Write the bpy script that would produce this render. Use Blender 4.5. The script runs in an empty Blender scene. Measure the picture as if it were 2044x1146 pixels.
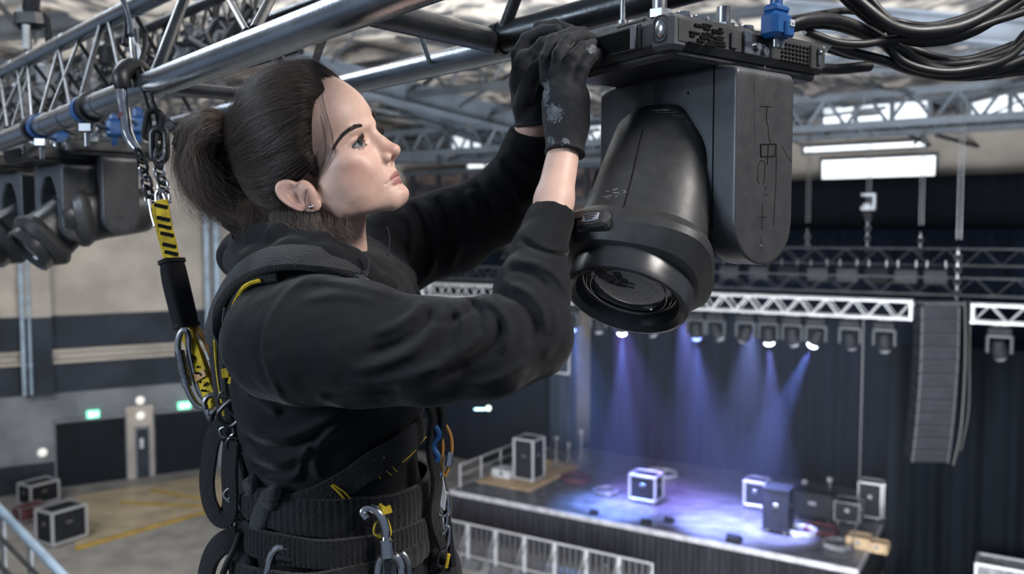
import bpy, bmesh, math, random
import numpy as np
from mathutils import Vector, Matrix
random.seed(7); np.random.seed(7)
PI = math.pi
SC = bpy.context.scene
COL = SC.collection

# ---------------------------------------------------------------- camera
FPX = 1700.0                      # focal length for a 2044 px wide frame
PITCH = math.radians(3.47)
CAMZ = 10.0                       # the rigging height above the arena floor
cam_d = bpy.data.cameras.new('camera'); cam = bpy.data.objects.new('camera', cam_d); COL.objects.link(cam)
cam.location = (0, 0, CAMZ); cam.rotation_euler = (PI/2 - PITCH, 0, 0)
cam_d.sensor_width = 36.0; cam_d.lens = 36.0 * FPX / 2044.0
cam_d.clip_start = 0.05; cam_d.clip_end = 300
cam_d.dof.use_dof = True; cam_d.dof.focus_distance = 1.14; cam_d.dof.aperture_fstop = 4.6
SC.camera = cam

# ---------------------------------------------------------------- world, lights, exposure
W = bpy.data.worlds.new('world'); SC.world = W; W.use_nodes = True
W.node_tree.nodes['Background'].inputs[0].default_value = (0.60, 0.74, 1.0, 1)
W.node_tree.nodes['Background'].inputs[1].default_value = 0.17
SC.view_settings.view_transform = 'Standard'; SC.view_settings.look = 'None'
SC.view_settings.exposure = 0.7; SC.view_settings.gamma = 1.0; SC.view_settings.use_curve_mapping = False
SC.cycles.use_denoising = True
SC.cycles.max_bounces = 6; SC.cycles.diffuse_bounces = 3; SC.cycles.glossy_bounces = 3
SC.cycles.transmission_bounces = 6; SC.cycles.volume_bounces = 0; SC.cycles.transparent_max_bounces = 8
SC.cycles.caustics_reflective = False; SC.cycles.caustics_refractive = False
SC.cycles.sample_clamp_indirect = 4.0

def area(name, loc, target, size, power, color=(1, 1, 1), sy=None, spread=None):
    l = bpy.data.lights.new(name, 'AREA'); l.energy = power; l.color = color
    l.size = size
    if sy: l.shape = 'RECTANGLE'; l.size_y = sy
    if spread: l.spread = spread
    o = bpy.data.objects.new(name, l); COL.objects.link(o); o.location = loc
    d = Vector(target) - Vector(loc); o.rotation_euler = d.to_track_quat('-Z', 'Y').to_euler()
    return o
# hall lighting with an added ceiling fill: roof lights over the rig and the lit catwalk side the camera stands on
area('roof_light_catwalk', (3.4, -0.6, 13.2), (0.1, 1.2, 10.0), 2.2, 235, (1.0, 0.95, 0.90), 1.2)
area('roof_light_rear', (-3.6, 4.4, 13.0), (0.0, 1.2, 10.1), 2.4, 60, (0.78, 0.88, 1.0), 1.0)
area('roof_light_side', (-3.2, -.5, 10.9), (0.2, 1.2, 9.9), 1.6, 62, (0.75, 0.87, 1.0), 1.0)
area('hall_light_left', (-14, 16, 16.5), (-15, 36, 3), 8, 7000, (1.0, 0.97, 0.93))
area('ceiling_fill_light', (2, 8, 4.0), (4, 24, 17), 10, 4700, (0.95, 0.97, 1.0))  # added uplight with no lamp behind it, brightens the roof lining
area('hall_light_stage', (8, 12, 15.5), (7, 26, 5), 7, 1000, (0.85, 0.92, 1.0))

# ---------------------------------------------------------------- helpers
_cp, _sp = math.cos(PITCH), math.sin(PITCH)
def P(px, py, Y):
    """world point at depth Y (metres ahead) seen at photo pixel px, py"""
    u = (px - 1022) / FPX; w = (573 - py) / FPX
    dy = _cp + _sp * w; dz = -_sp + _cp * w
    s = Y / dy
    return Vector((u * s, Y, CAMZ + dz * s))
def PZ(px, py, z):
    u = (px - 1022) / FPX; w = (573 - py) / FPX
    dy = _cp + _sp * w; dz = -_sp + _cp * w
    s = (z - CAMZ) / dz
    return Vector((u * s, dy * s, z))

def tag(o, label=None, cat=None, group=None, kind=None):
    if label: o['label'] = label
    if cat: o['category'] = cat
    if group: o['group'] = group
    if kind: o['kind'] = kind
    return o
def empty(name, loc=(0, 0, 0), label=None, cat=None, group=None, kind=None):
    o = bpy.data.objects.new(name, None); COL.objects.link(o); o.location = loc
    o.empty_display_size = 0.05
    return tag(o, label, cat, group, kind)
def root_world(o):
    m = Matrix.Identity(4)
    while o is not None:
        m = Matrix.Translation(o.location) @ o.rotation_euler.to_matrix().to_4x4() @ m
        o = o.parent
    return m
def link(name, me, parent=None, local=False):
    o = bpy.data.objects.new(name, me); COL.objects.link(o)
    if parent is not None:
        o.parent = parent
        if not local and parent.type == 'EMPTY':
            o.matrix_parent_inverse = Matrix.Translation(-parent.location)
    return o
def copy_tree(o, parent=None):
    c = o.copy(); COL.objects.link(c); c.parent = parent
    for ch in list(o.children): copy_tree(ch, c)
    return c

def frame_from(axis, up=(0, 0, 1)):
    z = Vector(axis).normalized(); u = Vector(up)
    if abs(z.dot(u)) > 0.97: u = Vector((1, 0, 0)) if abs(z.x) < 0.9 else Vector((0, 1, 0))
    x = u.cross(z).normalized(); y = z.cross(x)
    return x, y, z
def spline(pts, n=8):
    pts = [Vector(p) for p in pts]
    if len(pts) < 3: return pts
    out = []
    for i in range(len(pts) - 1):
        p0 = pts[max(i-1, 0)]; p1 = pts[i]; p2 = pts[i+1]; p3 = pts[min(i+2, len(pts)-1)]
        for k in range(n):
            t = k / n
            out.append(0.5 * ((2*p1) + (p2-p0)*t + (2*p0-5*p1+4*p2-p3)*t*t + (3*p1-p0-3*p2+p3)*t**3))
    out.append(pts[-1]); return out

class MB:
    def __init__(s): s.v = []; s.f = []; s.m = []; s.mi = 0
    def add(s, vs, fs):
        b = len(s.v); s.v += [tuple(v) for v in vs]
        for f in fs: s.f.append(tuple(b + i for i in f)); s.m.append(s.mi)
    def box(s, c, d, R=None, bev=0.0):
        """bevelled box; c centre, d full sizes, R 3x3 matrix"""
        hx, hy, hz = d[0]/2, d[1]/2, d[2]/2
        b = min(bev, hx*.95, hy*.95, hz*.95)
        c = Vector(c)
        if b <= 0:
            vs = [Vector((x, y, z)) for x in (-hx, hx) for y in (-hy, hy) for z in (-hz, hz)]
            fs = [(0,1,3,2), (4,6,7,5), (0,4,5,1), (2,3,7,6), (0,2,6,4), (1,5,7,3)]
        else:
            vs = []; fs = []
            idx = {}
            for sx in (-1, 1):
                for sy in (-1, 1):
                    for sz in (-1, 1):
                        for a in range(3):
                            p = [sx*(hx-b), sy*(hy-b), sz*(hz-b)]
                            p[a] = (sx*hx, sy*hy, sz*hz)[a]
                            idx[(sx, sy, sz, a)] = len(vs); vs.append(Vector(p))
            g = lambda *k: idx[k]
            for q in (-1, 1):
                fs.append((g(q,-1,-1,0), g(q,1,-1,0), g(q,1,1,0), g(q,-1,1,0)))
                fs.append((g(-1,q,-1,1), g(1,q,-1,1), g(1,q,1,1), g(-1,q,1,1)))
                fs.append((g(-1,-1,q,2), g(1,-1,q,2), g(1,1,q,2), g(-1,1,q,2)))
            for a in (-1, 1):
                for e in (-1, 1):
                    fs.append((g(a,e,-1,0), g(a,e,1,0), g(a,e,1,1), g(a,e,-1,1)))
                    fs.append((g(a,-1,e,0), g(a,1,e,0), g(a,1,e,2), g(a,-1,e,2)))
                    fs.append((g(-1,a,e,1), g(1,a,e,1), g(1,a,e,2), g(-1,a,e,2)))
                    for h in (-1, 1): fs.append((g(a,e,h,0), g(a,e,h,1), g(a,e,h,2)))
        if R is not None: vs = [R @ v for v in vs]
        s.add([v + c for v in vs], fs)
        return s
    def tube(s, pts, r, seg=10, cap=True, flat=None, up=(0, 0, 1)):
        """swept tube; r a number or list; flat=(a,b) gives an elliptical/strap section"""
        pts = [Vector(p) for p in pts]; n = len(pts)
        rs = r if isinstance(r, (list, tuple)) else [r]*n
        if len(rs) != n:
            rs = [float(np.interp(i/(n-1), np.linspace(0, 1, len(rs)), rs)) for i in range(n)]
        T = []
        for i in range(n):
            t = pts[min(i+1, n-1)] - pts[max(i-1, 0)]
            T.append(t.normalized() if t.length > 1e-9 else Vector((0, 0, 1)))
        x, y, z = frame_from(T[0], up)
        vs = []; fs = []
        for i in range(n):
            if i:
                ax = T[i-1].cross(T[i])
                if ax.length > 1e-7:
                    q = Matrix.Rotation(T[i-1].angle(T[i]), 3, ax.normalized()); x = q @ x; y = q @ y
            for k in range(seg):
                a = 2*PI*k/seg
                ca, sa = math.cos(a), math.sin(a)
                if flat:
                    ca = math.copysign(abs(ca)**.5, ca)*flat[0]; sa = math.copysign(abs(sa)**.5, sa)*flat[1]
                vs.append(pts[i] + (x*ca + y*sa)*rs[i])
        for i in range(n-1):
            for k in range(seg):
                a = i*seg+k; b = i*seg+(k+1) % seg
                fs.append((a, b, b+seg, a+seg))
        if cap: fs.append(tuple(range(seg-1, -1, -1))); fs.append(tuple(range((n-1)*seg, n*seg)))
        s.add(vs, fs); return s
    def cyl(s, a, b, r, r2=None, seg=16):
        return s.tube([a, b], [r, r if r2 is None else r2], seg)
    def lathe(s, prof, o, axis, seg=32, expo=None, up=(0, 0, 1), cap=True):
        """prof: list of (t along axis, radius); expo: superellipse exponents per ring"""
        x, y, z = frame_from(axis, up); o = Vector(o); vs = []; fs = []; n = len(prof)
        for i, (t, r) in enumerate(prof):
            e = 2.0 if expo is None else expo[i]
            for k in range(seg):
                a = 2*PI*(k+.5)/seg; ca, sa = math.cos(a), math.sin(a)
                m = (abs(ca)**e + abs(sa)**e)**(-1/e)
                vs.append(o + z*t + (x*ca + y*sa)*m*r)
        for i in range(n-1):
            for k in range(seg):
                a = i*seg+k; b = i*seg+(k+1) % seg
                fs.append((a, b, b+seg, a+seg))
        if cap:
            if prof[0][1] > 1e-6: fs.append(tuple(range(seg-1, -1, -1)))
            if prof[-1][1] > 1e-6: fs.append(tuple(range((n-1)*seg, n*seg)))
        s.add(vs, fs); return s
    def prism(s, outline, o, ex, ey, ez, h, bev=0.0):
        """extrude 2D outline (in ex,ey about o) by h along ez, optional chamfered rims"""
        o, ex, ey, ez = map(Vector, (o, ex, ey, ez)); n = len(outline)
        pts = [Vector(p).to_2d() if len(p) > 2 else Vector(p) for p in outline]
        ins = pts
        if bev > 0:
            area2 = sum(pts[i].x*pts[(i+1) % n].y - pts[(i+1) % n].x*pts[i].y for i in range(n))
            sg = 1 if area2 > 0 else -1
            ins = []
            for i in range(n):
                d1 = (pts[i]-pts[i-1]); d2 = (pts[(i+1) % n]-pts[i])
                d1 = d1.normalized() if d1.length else d1; d2 = d2.normalized() if d2.length else d2
                nn = Vector((-(d1.y+d2.y), d1.x+d2.x))*sg
                nn = nn.normalized() if nn.length > 1e-6 else nn
                ins.append(pts[i] + nn*bev)
            layers = [(ins, 0), (pts, bev), (pts, h-bev), (ins, h)]
        else: layers = [(pts, 0), (pts, h)]
        vs = []; fs = []
        for pp, t in layers: vs += [o + ex*p.x + ey*p.y + ez*t for p in pp]
        for L in range(len(layers)-1):
            for k in range(n):
                a = L*n+k; b = L*n+(k+1) % n
                fs.append((a, b, b+n, a+n))
        fs.append(tuple(range(n-1, -1, -1))); fs.append(tuple(range((len(layers)-1)*n, len(layers)*n)))
        s.add(vs, fs); return s
    def ball(s, c, r, seg=16, rings=10, R=None):
        c = Vector(c); rr = r if isinstance(r, (tuple, list)) else (r, r, r)
        vs = []; fs = []
        for i in range(rings+1):
            th = PI*i/rings
            for k in range(seg):
                a = 2*PI*k/seg
                v = Vector((rr[0]*math.sin(th)*math.cos(a), rr[1]*math.sin(th)*math.sin(a), rr[2]*math.cos(th)))
                vs.append(c + (R @ v if R is not None else v))
        for i in range(rings):
            for k in range(seg):
                a = i*seg+k; b = i*seg+(k+1) % seg
                fs.append((a, a+seg, b+seg, b))
        s.add(vs, fs); return s
    def grid(s, fn, nu, nv, closed_u=False):
        vs = [fn(i/(nu if closed_u else nu-1), j/(nv-1)) for j in range(nv) for i in range(nu)]
        fs = []
        for j in range(nv-1):
            for i in range(nu if closed_u else nu-1):
                a = j*nu+i; b = j*nu+(i+1) % nu
                fs.append((a, b, b+nu, a+nu))
        s.add(vs, fs); return s
    def strap(s, pts, nrm, w, t, rib=0.0):
        """webbing strap through pts with per-point surface normals nrm, width w, thickness t"""
        n = len(pts); vs = []; fs = []
        for i in range(n):
            T = (Vector(pts[min(i+1, n-1)]) - Vector(pts[max(i-1, 0)])).normalized()
            N = Vector(nrm[i]); N = (N - T*N.dot(T)).normalized(); B = T.cross(N)
            ww = w[i] if isinstance(w, (list, tuple)) else w
            p = Vector(pts[i])
            k = [(-.5, 0), (-.46, .5), (-.25, .62), (0, .68), (.25, .62), (.46, .5), (.5, 0), (.46, -.5), (-.46, -.5)]
            for a, b in k: vs.append(p + B*a*ww + N*b*t)
        m = 9
        for i in range(n-1):
            for k in range(m):
                a = i*m+k; b = i*m+(k+1) % m
                fs.append((a, b, b+m, a+m))
        fs.append(tuple(range(m-1, -1, -1))); fs.append(tuple(range((n-1)*m, n*m)))
        s.add(vs, fs); return s
    def link_oval(s, c, axis, side, L, Wd, r, seg=8, n=20):
        """one closed oval ring (chain link, carabiner outline)"""
        axis = Vector(axis).normalized(); side = Vector(side); side = (side - axis*side.dot(axis)).normalized()
        pts = []
        hl = max(L/2 - Wd/2, 0)
        for k in range(n):
            a = 2*PI*k/n
            q = axis*(math.sin(a)*Wd/2 + math.copysign(hl, math.sin(a)) if abs(math.sin(a)) > 1e-6 else 0) + side*math.cos(a)*Wd/2
            pts.append(Vector(c) + q)
        pts = [p for p in pts]
        s.ring(pts, r, seg); return s
    def ring(s, pts, r, seg=8):
        n = len(pts); vs = []; fs = []
        cen = sum((Vector(p) for p in pts), Vector())/n
        nn = (Vector(pts[0])-cen).cross(Vector(pts[n//4])-cen).normalized()
        for i in range(n):
            T = (Vector(pts[(i+1) % n])-Vector(pts[i-1])).normalized(); B = nn.cross(T).normalized()
            rr = r[i] if isinstance(r, (list, tuple)) else r
            for k in range(seg):
                a = 2*PI*k/seg
                vs.append(Vector(pts[i]) + (nn*math.cos(a) + B*math.sin(a))*rr)
        for i in range(n):
            j = (i+1) % n
            for k in range(seg):
                fs.append((i*seg+k, i*seg+(k+1) % seg, j*seg+(k+1) % seg, j*seg+k))
        s.add(vs, fs); return s
    def build(s, name, mats, parent=None, smooth=True, local=False, angle=35):
        me = bpy.data.meshes.new(name); me.from_pydata(s.v, [], s.f)
        if not isinstance(mats, (list, tuple)): mats = [mats]
        for m in mats: me.materials.append(m)
        if len(mats) > 1: me.polygons.foreach_set('material_index', s.m)
        bm = bmesh.new(); bm.from_mesh(me); bmesh.ops.recalc_face_normals(bm, faces=bm.faces)
        if smooth:
            ca = math.radians(angle)
            for f in bm.faces: f.smooth = True
            for e in bm.edges:
                if len(e.link_faces) == 2 and e.calc_face_angle(0) > ca: e.smooth = False
        bm.to_mesh(me); bm.free(); me.update()
        return link(name, me, parent, local)

# ---- signed distance modelling (numpy surface nets) -----------------------
def smin(a, b, k):
    h = np.clip(.5 + .5*(b-a)/k, 0, 1); return b*(1-h) + a*h - k*h*(1-h)
def smax(a, b, k): return -smin(-a, -b, k)
def cone(p, a, b, ra, rb):
    a = np.array(a, float); b = np.array(b, float); d = b-a; L2 = d@d
    h = np.clip(((p-a)@d)/L2, 0, 1)
    q = p - a - h[..., None]*d
    return np.sqrt((q*q).sum(-1)) - (ra + (rb-ra)*h)
def ell(p, c, r, R=None):
    q = p - np.array(c, float)
    if R is not None: q = q @ R
    r = np.array(r, float)
    k0 = np.sqrt(((q/r)**2).sum(-1)); k1 = np.sqrt(((q/(r*r))**2).sum(-1)) + 1e-9
    return k0*(k0-1)/k1
def rot(axis, deg):
    return np.array(Matrix.Rotation(math.radians(deg), 3, axis))
def chain(p, pts, rs, k=0.004):
    d = None
    for i in range(len(pts)-1):
        e = cone(p, pts[i], pts[i+1], rs[i], rs[i+1]); d = e if d is None else smin(d, e, k)
    return d
def sdf_grid(fn, lo, hi, h):
    lo = np.array(lo, float); hi = np.array(hi, float); B = 8
    nb = np.ceil((hi-lo)/(h*B)).astype(int); n = nb*B
    ci = [lo[i] + (np.arange(nb[i])+.5)*B*h for i in range(3)]
    C = np.stack(np.meshgrid(*ci, indexing='ij'), -1)
    dc = fn(C.reshape(-1, 3)).reshape(nb)
    vol = np.repeat(np.repeat(np.repeat(np.where(dc < 0, -1.0, 1.0), B, 0), B, 1), B, 2).astype(np.float32)*h*4
    act = np.argwhere(np.abs(dc) < B*h*1.35)
    off = np.stack(np.meshgrid(*[np.arange(B)]*3, indexing='ij'), -1).reshape(-1, 3)
    for s in range(0, len(act), 400):
        a = act[s:s+400]; ijk = (a[:, None, :]*B + off[None])
        v = fn((lo + ijk*h).reshape(-1, 3)).reshape(len(a), B, B, B)
        for q, (x, y, z) in enumerate(a*B): vol[x:x+B, y:y+B, z:z+B] = v[q]
    return vol, lo, h
def surface_nets(vol, lo, h):
    s = vol < 0; nx, ny, nz = vol.shape
    cnt = np.zeros((nx-1, ny-1, nz-1), np.uint8)
    cor = [(i, j, k) for i in (0, 1) for j in (0, 1) for k in (0, 1)]
    for i, j, k in cor: cnt += s[i:nx-1+i, j:ny-1+j, k:nz-1+k]
    cells = np.argwhere((cnt > 0) & (cnt < 8)); idx = -np.ones(cnt.shape, np.int64)
    idx[tuple(cells.T)] = np.arange(len(cells))
    val = np.stack([vol[cells[:, 0]+i, cells[:, 1]+j, cells[:, 2]+k] for i, j, k in cor], 1).astype(float)
    acc = np.zeros((len(cells), 3)); num = np.zeros(len(cells)); cc = np.array(cor, float)
    for a in range(8):
        for b in range(a+1, 8):
            if np.abs(cc[a]-cc[b]).sum() != 1: continue
            m = (val[:, a] < 0) != (val[:, b] < 0)
            t = np.where(m, val[:, a]/np.where(m, val[:, a]-val[:, b], 1), 0)
            acc += np.where(m[:, None], cc[a] + t[:, None]*(cc[b]-cc[a]), 0); num += m
    V = lo + (cells + acc/num[:, None])*h
    F = []
    for ax in range(3):
        sl0 = [slice(None)]*3; sl1 = [slice(None)]*3; sl0[ax] = slice(0, -1); sl1[ax] = slice(1, None)
        e = np.argwhere(s[tuple(sl0)] != s[tuple(sl1)])
        u, w = [(1, 2), (2, 0), (0, 1)][ax]
        e = e[(e[:, u] > 0) & (e[:, w] > 0) & (e[:, u] < vol.shape[u]-1) & (e[:, w] < vol.shape[w]-1)]
        du = np.eye(3, dtype=int)[u]; dw = np.eye(3, dtype=int)[w]
        q = np.stack([idx[tuple((e-a).T)] for a in (0*du, du, du+dw, dw)], 1)
        fl = s[tuple(e.T)]; q[fl] = q[fl][:, ::-1]
        F.append(q[(q >= 0).all(1)])
    return V, np.concatenate(F)
def relax(V, F, it=1, lam=.5):
    e = np.concatenate([F[:, [0, 1]], F[:, [1, 2]], F[:, [2, 3]], F[:, [3, 0]]]); e = np.concatenate([e, e[:, ::-1]])
    for _ in range(it):
        acc = np.zeros_like(V); c = np.bincount(e[:, 0], minlength=len(V))[:, None]
        for a in range(3): acc[:, a] = np.bincount(e[:, 0], V[e[:, 1], a], minlength=len(V))
        V = V + lam*(acc/np.maximum(c, 1) - V)
    return V
def sdf_mesh(fn, lo, hi, h, it=1):
    V, F = surface_nets(*sdf_grid(fn, lo, hi, h)); return relax(V, F, it), F
def np_object(name, V, F, mats, parent=None, midx=None, local=False):
    me = bpy.data.meshes.new(name)
    me.vertices.add(len(V)); me.vertices.foreach_set('co', np.asarray(V, np.float32).ravel())
    me.loops.add(F.size); me.loops.foreach_set('vertex_index', F.ravel().astype(np.int32))
    me.polygons.add(len(F)); me.polygons.foreach_set('loop_start', (np.arange(len(F))*4).astype(np.int32))
    me.polygons.foreach_set('use_smooth', np.ones(len(F), bool))
    if not isinstance(mats, (list, tuple)): mats = [mats]
    for m in mats: me.materials.append(m)
    if midx is not None: me.polygons.foreach_set('material_index', midx.astype(np.int32))
    me.update(calc_edges=True); me.validate()
    return link(name, me, parent, local)
_rng = np.random.RandomState(3); _NT = _rng.rand(32, 32, 32)
def vnoise(p, sc):
    q = p*sc; i = np.floor(q).astype(int); f = q-i; f = f*f*(3-2*f); r = 0
    for a in (0, 1):
        for b in (0, 1):
            for c in (0, 1):
                w = (f[..., 0] if a else 1-f[..., 0])*(f[..., 1] if b else 1-f[..., 1])*(f[..., 2] if c else 1-f[..., 2])
                r = r + w*_NT[(i[..., 0]+a) % 32, (i[..., 1]+b) % 32, (i[..., 2]+c) % 32]
    return r*2-1
def to_px(p):
    """photo pixel of world points (for tracing fold lines on the cloth)"""
    y = p[..., 1]; z = p[..., 2]-CAMZ
    fw = y*_cp - z*_sp; up = y*_sp + z*_cp
    return 1022 + FPX*p[..., 0]/fw, 573 - FPX*up/fw

# ---------------------------------------------------------------- materials
def mat(name, col, rough=.5, metal=0.0, var=0.0, vscale=8, bump=0.0, bscale=60, rvar=0.0, coat=0, sheen=0,
        emit=None, estr=0, col2=None, trans=0, stretch=None, spec=None, coords='Object', detail=4, thr=None, sss=0):
    m = bpy.data.materials.new(name); m.use_nodes = True; nt = m.node_tree; N = nt.nodes; L = nt.links
    b = N['Principled BSDF']
    c4 = (*col, 1)
    b.inputs['Base Color'].default_value = c4; b.inputs['Roughness'].default_value = rough
    b.inputs['Metallic'].default_value = metal
    if coat: b.inputs['Coat Weight'].default_value = coat; b.inputs['Coat Roughness'].default_value = .15
    if sheen: b.inputs['Sheen Weight'].default_value = sheen; b.inputs['Sheen Roughness'].default_value = .4
    if trans: b.inputs['Transmission Weight'].default_value = trans
    if spec is None and rough >= .6 and not metal: spec = .12
    if spec is not None: b.inputs['Specular IOR Level'].default_value = spec
    if sss:
        b.inputs['Subsurface Weight'].default_value = sss; b.inputs['Subsurface Radius'].default_value = (1, .35, .2)
        b.inputs['Subsurface Scale'].default_value = .006
    if emit: b.inputs['Emission Color'].default_value = (*emit, 1); b.inputs['Emission Strength'].default_value = estr
    tc = N.new('ShaderNodeTexCoord'); mp = N.new('ShaderNodeMapping'); L.new(tc.outputs[coords], mp.inputs[0])
    if stretch: mp.inputs['Scale'].default_value = stretch
    def noise(scale, det=detail):
        n = N.new('ShaderNodeTexNoise'); n.inputs['Scale'].default_value = scale; n.inputs['Detail'].default_value = det
        L.new(mp.outputs[0], n.inputs['Vector']); return n
    if var or col2:
        n = noise(vscale); r = N.new('ShaderNodeValToRGB'); L.new(n.outputs['Fac'], r.inputs[0])
        a, bb = thr if thr else (.35, .65)
        r.color_ramp.elements[0].position = a; r.color_ramp.elements[1].position = bb
        c2 = col2 if col2 else tuple(min(1, x*(1+var)) for x in col)
        c1 = col if col2 else tuple(x*(1-var) for x in col)
        r.color_ramp.elements[0].color = (*c1, 1); r.color_ramp.elements[1].color = (*c2, 1)
        L.new(r.outputs[0], b.inputs['Base Color'])
    if rvar:
        n = noise(vscale*1.7); mr = N.new('ShaderNodeMapRange'); L.new(n.outputs['Fac'], mr.inputs[0])
        mr.inputs[1].default_value = .3; mr.inputs[2].default_value = .7
        mr.inputs[3].default_value = max(0, rough-rvar); mr.inputs[4].default_value = min(1, rough+rvar)
        L.new(mr.outputs[0], b.inputs['Roughness'])
    if bump:
        n = noise(bscale); bp = N.new('ShaderNodeBump'); bp.inputs['Strength'].default_value = bump
        bp.inputs['Distance'].default_value = .01
        L.new(n.outputs['Fac'], bp.inputs['Height']); L.new(bp.outputs[0], b.inputs['Normal'])
    return m
M = {}
M['concrete'] = mat('concrete_floor', (.30, .29, .275), .55, var=.22, vscale=1.2, bump=.1, bscale=14)
M['tan_floor'] = mat('tan_floor_coating', (.50, .42, .29), .4, var=.22, vscale=.9)
M['yellow_paint'] = mat('yellow_floor_paint', (.55, .36, .07), .5, var=.25, vscale=2)
M['wall_beige'] = mat('beige_render', (.37, .34, .305), .85, var=.16, vscale=.7, bump=.2, bscale=6)
M['wall_grey'] = mat('grey_blockwork', (.17, .18, .20), .8, var=.2, vscale=.8)
M['wall_dark'] = mat('dark_wall_band', (.028, .034, .046), .7, var=.25, vscale=.6)
M['pipe_blue'] = mat('pale_blue_paint', (.28, .37, .46), .5, var=.2, vscale=3)
M['door_navy'] = mat('navy_door_paint', (.005, .0075, .012), .6, var=.25, vscale=1)
M['roof'] = mat('roof_lining', (.10, .10, .10), .6, col2=(.46, .42, .37), vscale=1.3, bump=.8, bscale=2.6, thr=(.43, .56), stretch=(1, 1.6, 1), detail=9)
M['beam'] = mat('roof_steel', (.07, .085, .105), .5, var=.2, vscale=2)
M['beam_dark'] = mat('dark_roof_steel', (.03, .035, .042), .5, var=.2, vscale=2)
M['curtain'] = mat('black_stage_curtain', (.0042, .0075, .0155), .85, var=.2, vscale=2, stretch=(3, 3, .2))
M['curtain_up'] = mat('upper_curtain', (.0032, .0048, .008), .85, var=.2, vscale=2, stretch=(3, 3, .2))
M['leg'] = mat('grey_blue_curtain', (.03, .042, .07), .8, var=.25, vscale=2, stretch=(3, 3, .2))
M['stage_top'] = mat('stage_floor', (.10, .10, .115), .32, var=.35, vscale=1.5, rvar=.12, stretch=(1, 5, 1))
M['stage_lip'] = mat('stage_edge_metal', (.42, .42, .46), .45, metal=.3, var=.2, vscale=4)
M['skirt'] = mat('stage_skirt', (.022, .022, .028), .8, var=.3, vscale=3, stretch=(3, 3, .2))
M['wood'] = mat('pale_plywood', (.45, .33, .21), .6, var=.25, vscale=3)
M['truss_silver'] = mat('silver_truss_aluminium', (.55, .56, .58), .38, metal=.55, var=.1, vscale=5)
M['truss_dark'] = mat('dull_truss_steel', (.10, .105, .115), .45, metal=.6, var=.2, vscale=5)
M['case_black'] = mat('flight_case_laminate', (.014, .0155, .019), .6, var=.2, vscale=6)
M['case_edge'] = mat('case_aluminium_edge', (.55, .57, .60), .35, metal=.6)
M['castor'] = mat('castor_white', (.5, .5, .5), .5)
M['chrome'] = mat('polished_steel', (.50, .50, .51), .17, metal=1.0, rvar=.08, vscale=30)
M['steel'] = mat('satin_steel', (.26, .27, .285), .32, metal=1.0, rvar=.1, vscale=30)
M['black_plastic'] = mat('black_plastic', (.010, .0105, .0115), .42, rvar=.08, vscale=40, bump=.03, bscale=300)
M['black_metal'] = mat('black_coated_metal', (.012, .013, .015), .36, metal=.2, rvar=.1, vscale=20)
M['speaker'] = mat('speaker_grille', (.020, .0215, .026), .6, var=.12, vscale=3)
M['speaker_edge'] = mat('speaker_edge', (.055, .057, .065), .5)
M['cable'] = mat('black_cable_rubber', (.005, .005, .006), .46, rvar=.06, vscale=20)
M['blue'] = mat('blue_clamp_coating', (.010, .07, .22), .35, rvar=.1, vscale=30)
M['yellow'] = mat('yellow_webbing', (.50, .36, .03), .65, var=.3, vscale=60, bump=.3, bscale=500)
M['amber'] = mat('amber_tape', (.35, .17, .03), .5)
M['clutter'] = mat('grey_gear', (.16, .165, .18), .45, var=.5, vscale=6)
M['clutter_w'] = mat('pale_gear', (.45, .48, .52), .45, var=.3, vscale=6)
M['maroon'] = mat('maroon_gear', (.10, .035, .045), .6, var=.4, vscale=6)
M['window'] = mat('daylight_glass', (.8, .85, .9), .4, emit=(.95, .98, 1.0), estr=.9)
M['window_dim'] = mat('roof_glazing', (.8, .85, .9), .4, emit=(.85, .93, 1.0), estr=.33)
M['exit'] = mat('lit_exit_sign', (.1, .5, .3), .4, emit=(.25, 1.0, .60), estr=1.0)
M['exit_w'] = mat('lit_exit_pictogram', (.8, .9, .85), .4, emit=(.8, 1.0, .92), estr=1.6)
M['lamp_white'] = mat('lamp_beam_lens', (.6, .7, 1), .3, emit=(.72, .80, 1.0), estr=9)
M['lamp_cyan'] = mat('small_cyan_lamp', (.4, .7, .9), .3, emit=(.45, .8, 1.0), estr=3)
M['lamp_warm'] = mat('bulkhead_lamp', (.8, .8, .75), .3, emit=(1, .97, .9), estr=.25)
M['glass_dark'] = mat('dark_lens_glass', (.03, .032, .036), .08, metal=.6)
M['gallery'] = mat('gallery_panels', (.035, .036, .045), .6, col2=(.15, .115, .105), vscale=.8, thr=(.4, .62), stretch=(1, 1, 2.5))
# ================================================================ the hall
def struct(o, *a): o['kind'] = 'structure'; return o
b = MB(); b.box((0, 22, -.15), (90, 70, .3)); struct(b.build('floor', M['concrete'], smooth=False))

W0 = Vector((-17.9, 33.0, 0)); WD = Vector((.861, .509, 0)); WN = Vector((.509, -.861, 0))   # left wall line, direction, normal into hall
RW = Matrix((WD, -WN, Vector((0, 0, 1)))).transposed()
def wt(px):
    k = (px-1022)/FPX * _cp   # X/Y of the pixel column (pitch is small)
    return (W0.x - k*W0.y) / (k*WD.y - WD.x)
def wl(px, z, out=0.0):
    p = W0 + WD*wt(px) + WN*out; p.z = z; return p
def wall_box(mb, px0, px1, z0, z1, out, th=.1, bev=0):
    a, c = wt(px0), wt(px1)
    p = W0 + WD*((a+c)/2) + WN*(out - th/2); p.z = (z0+z1)/2
    mb.box(p, (abs(c-a), th, z1-z0), RW, bev)

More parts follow.
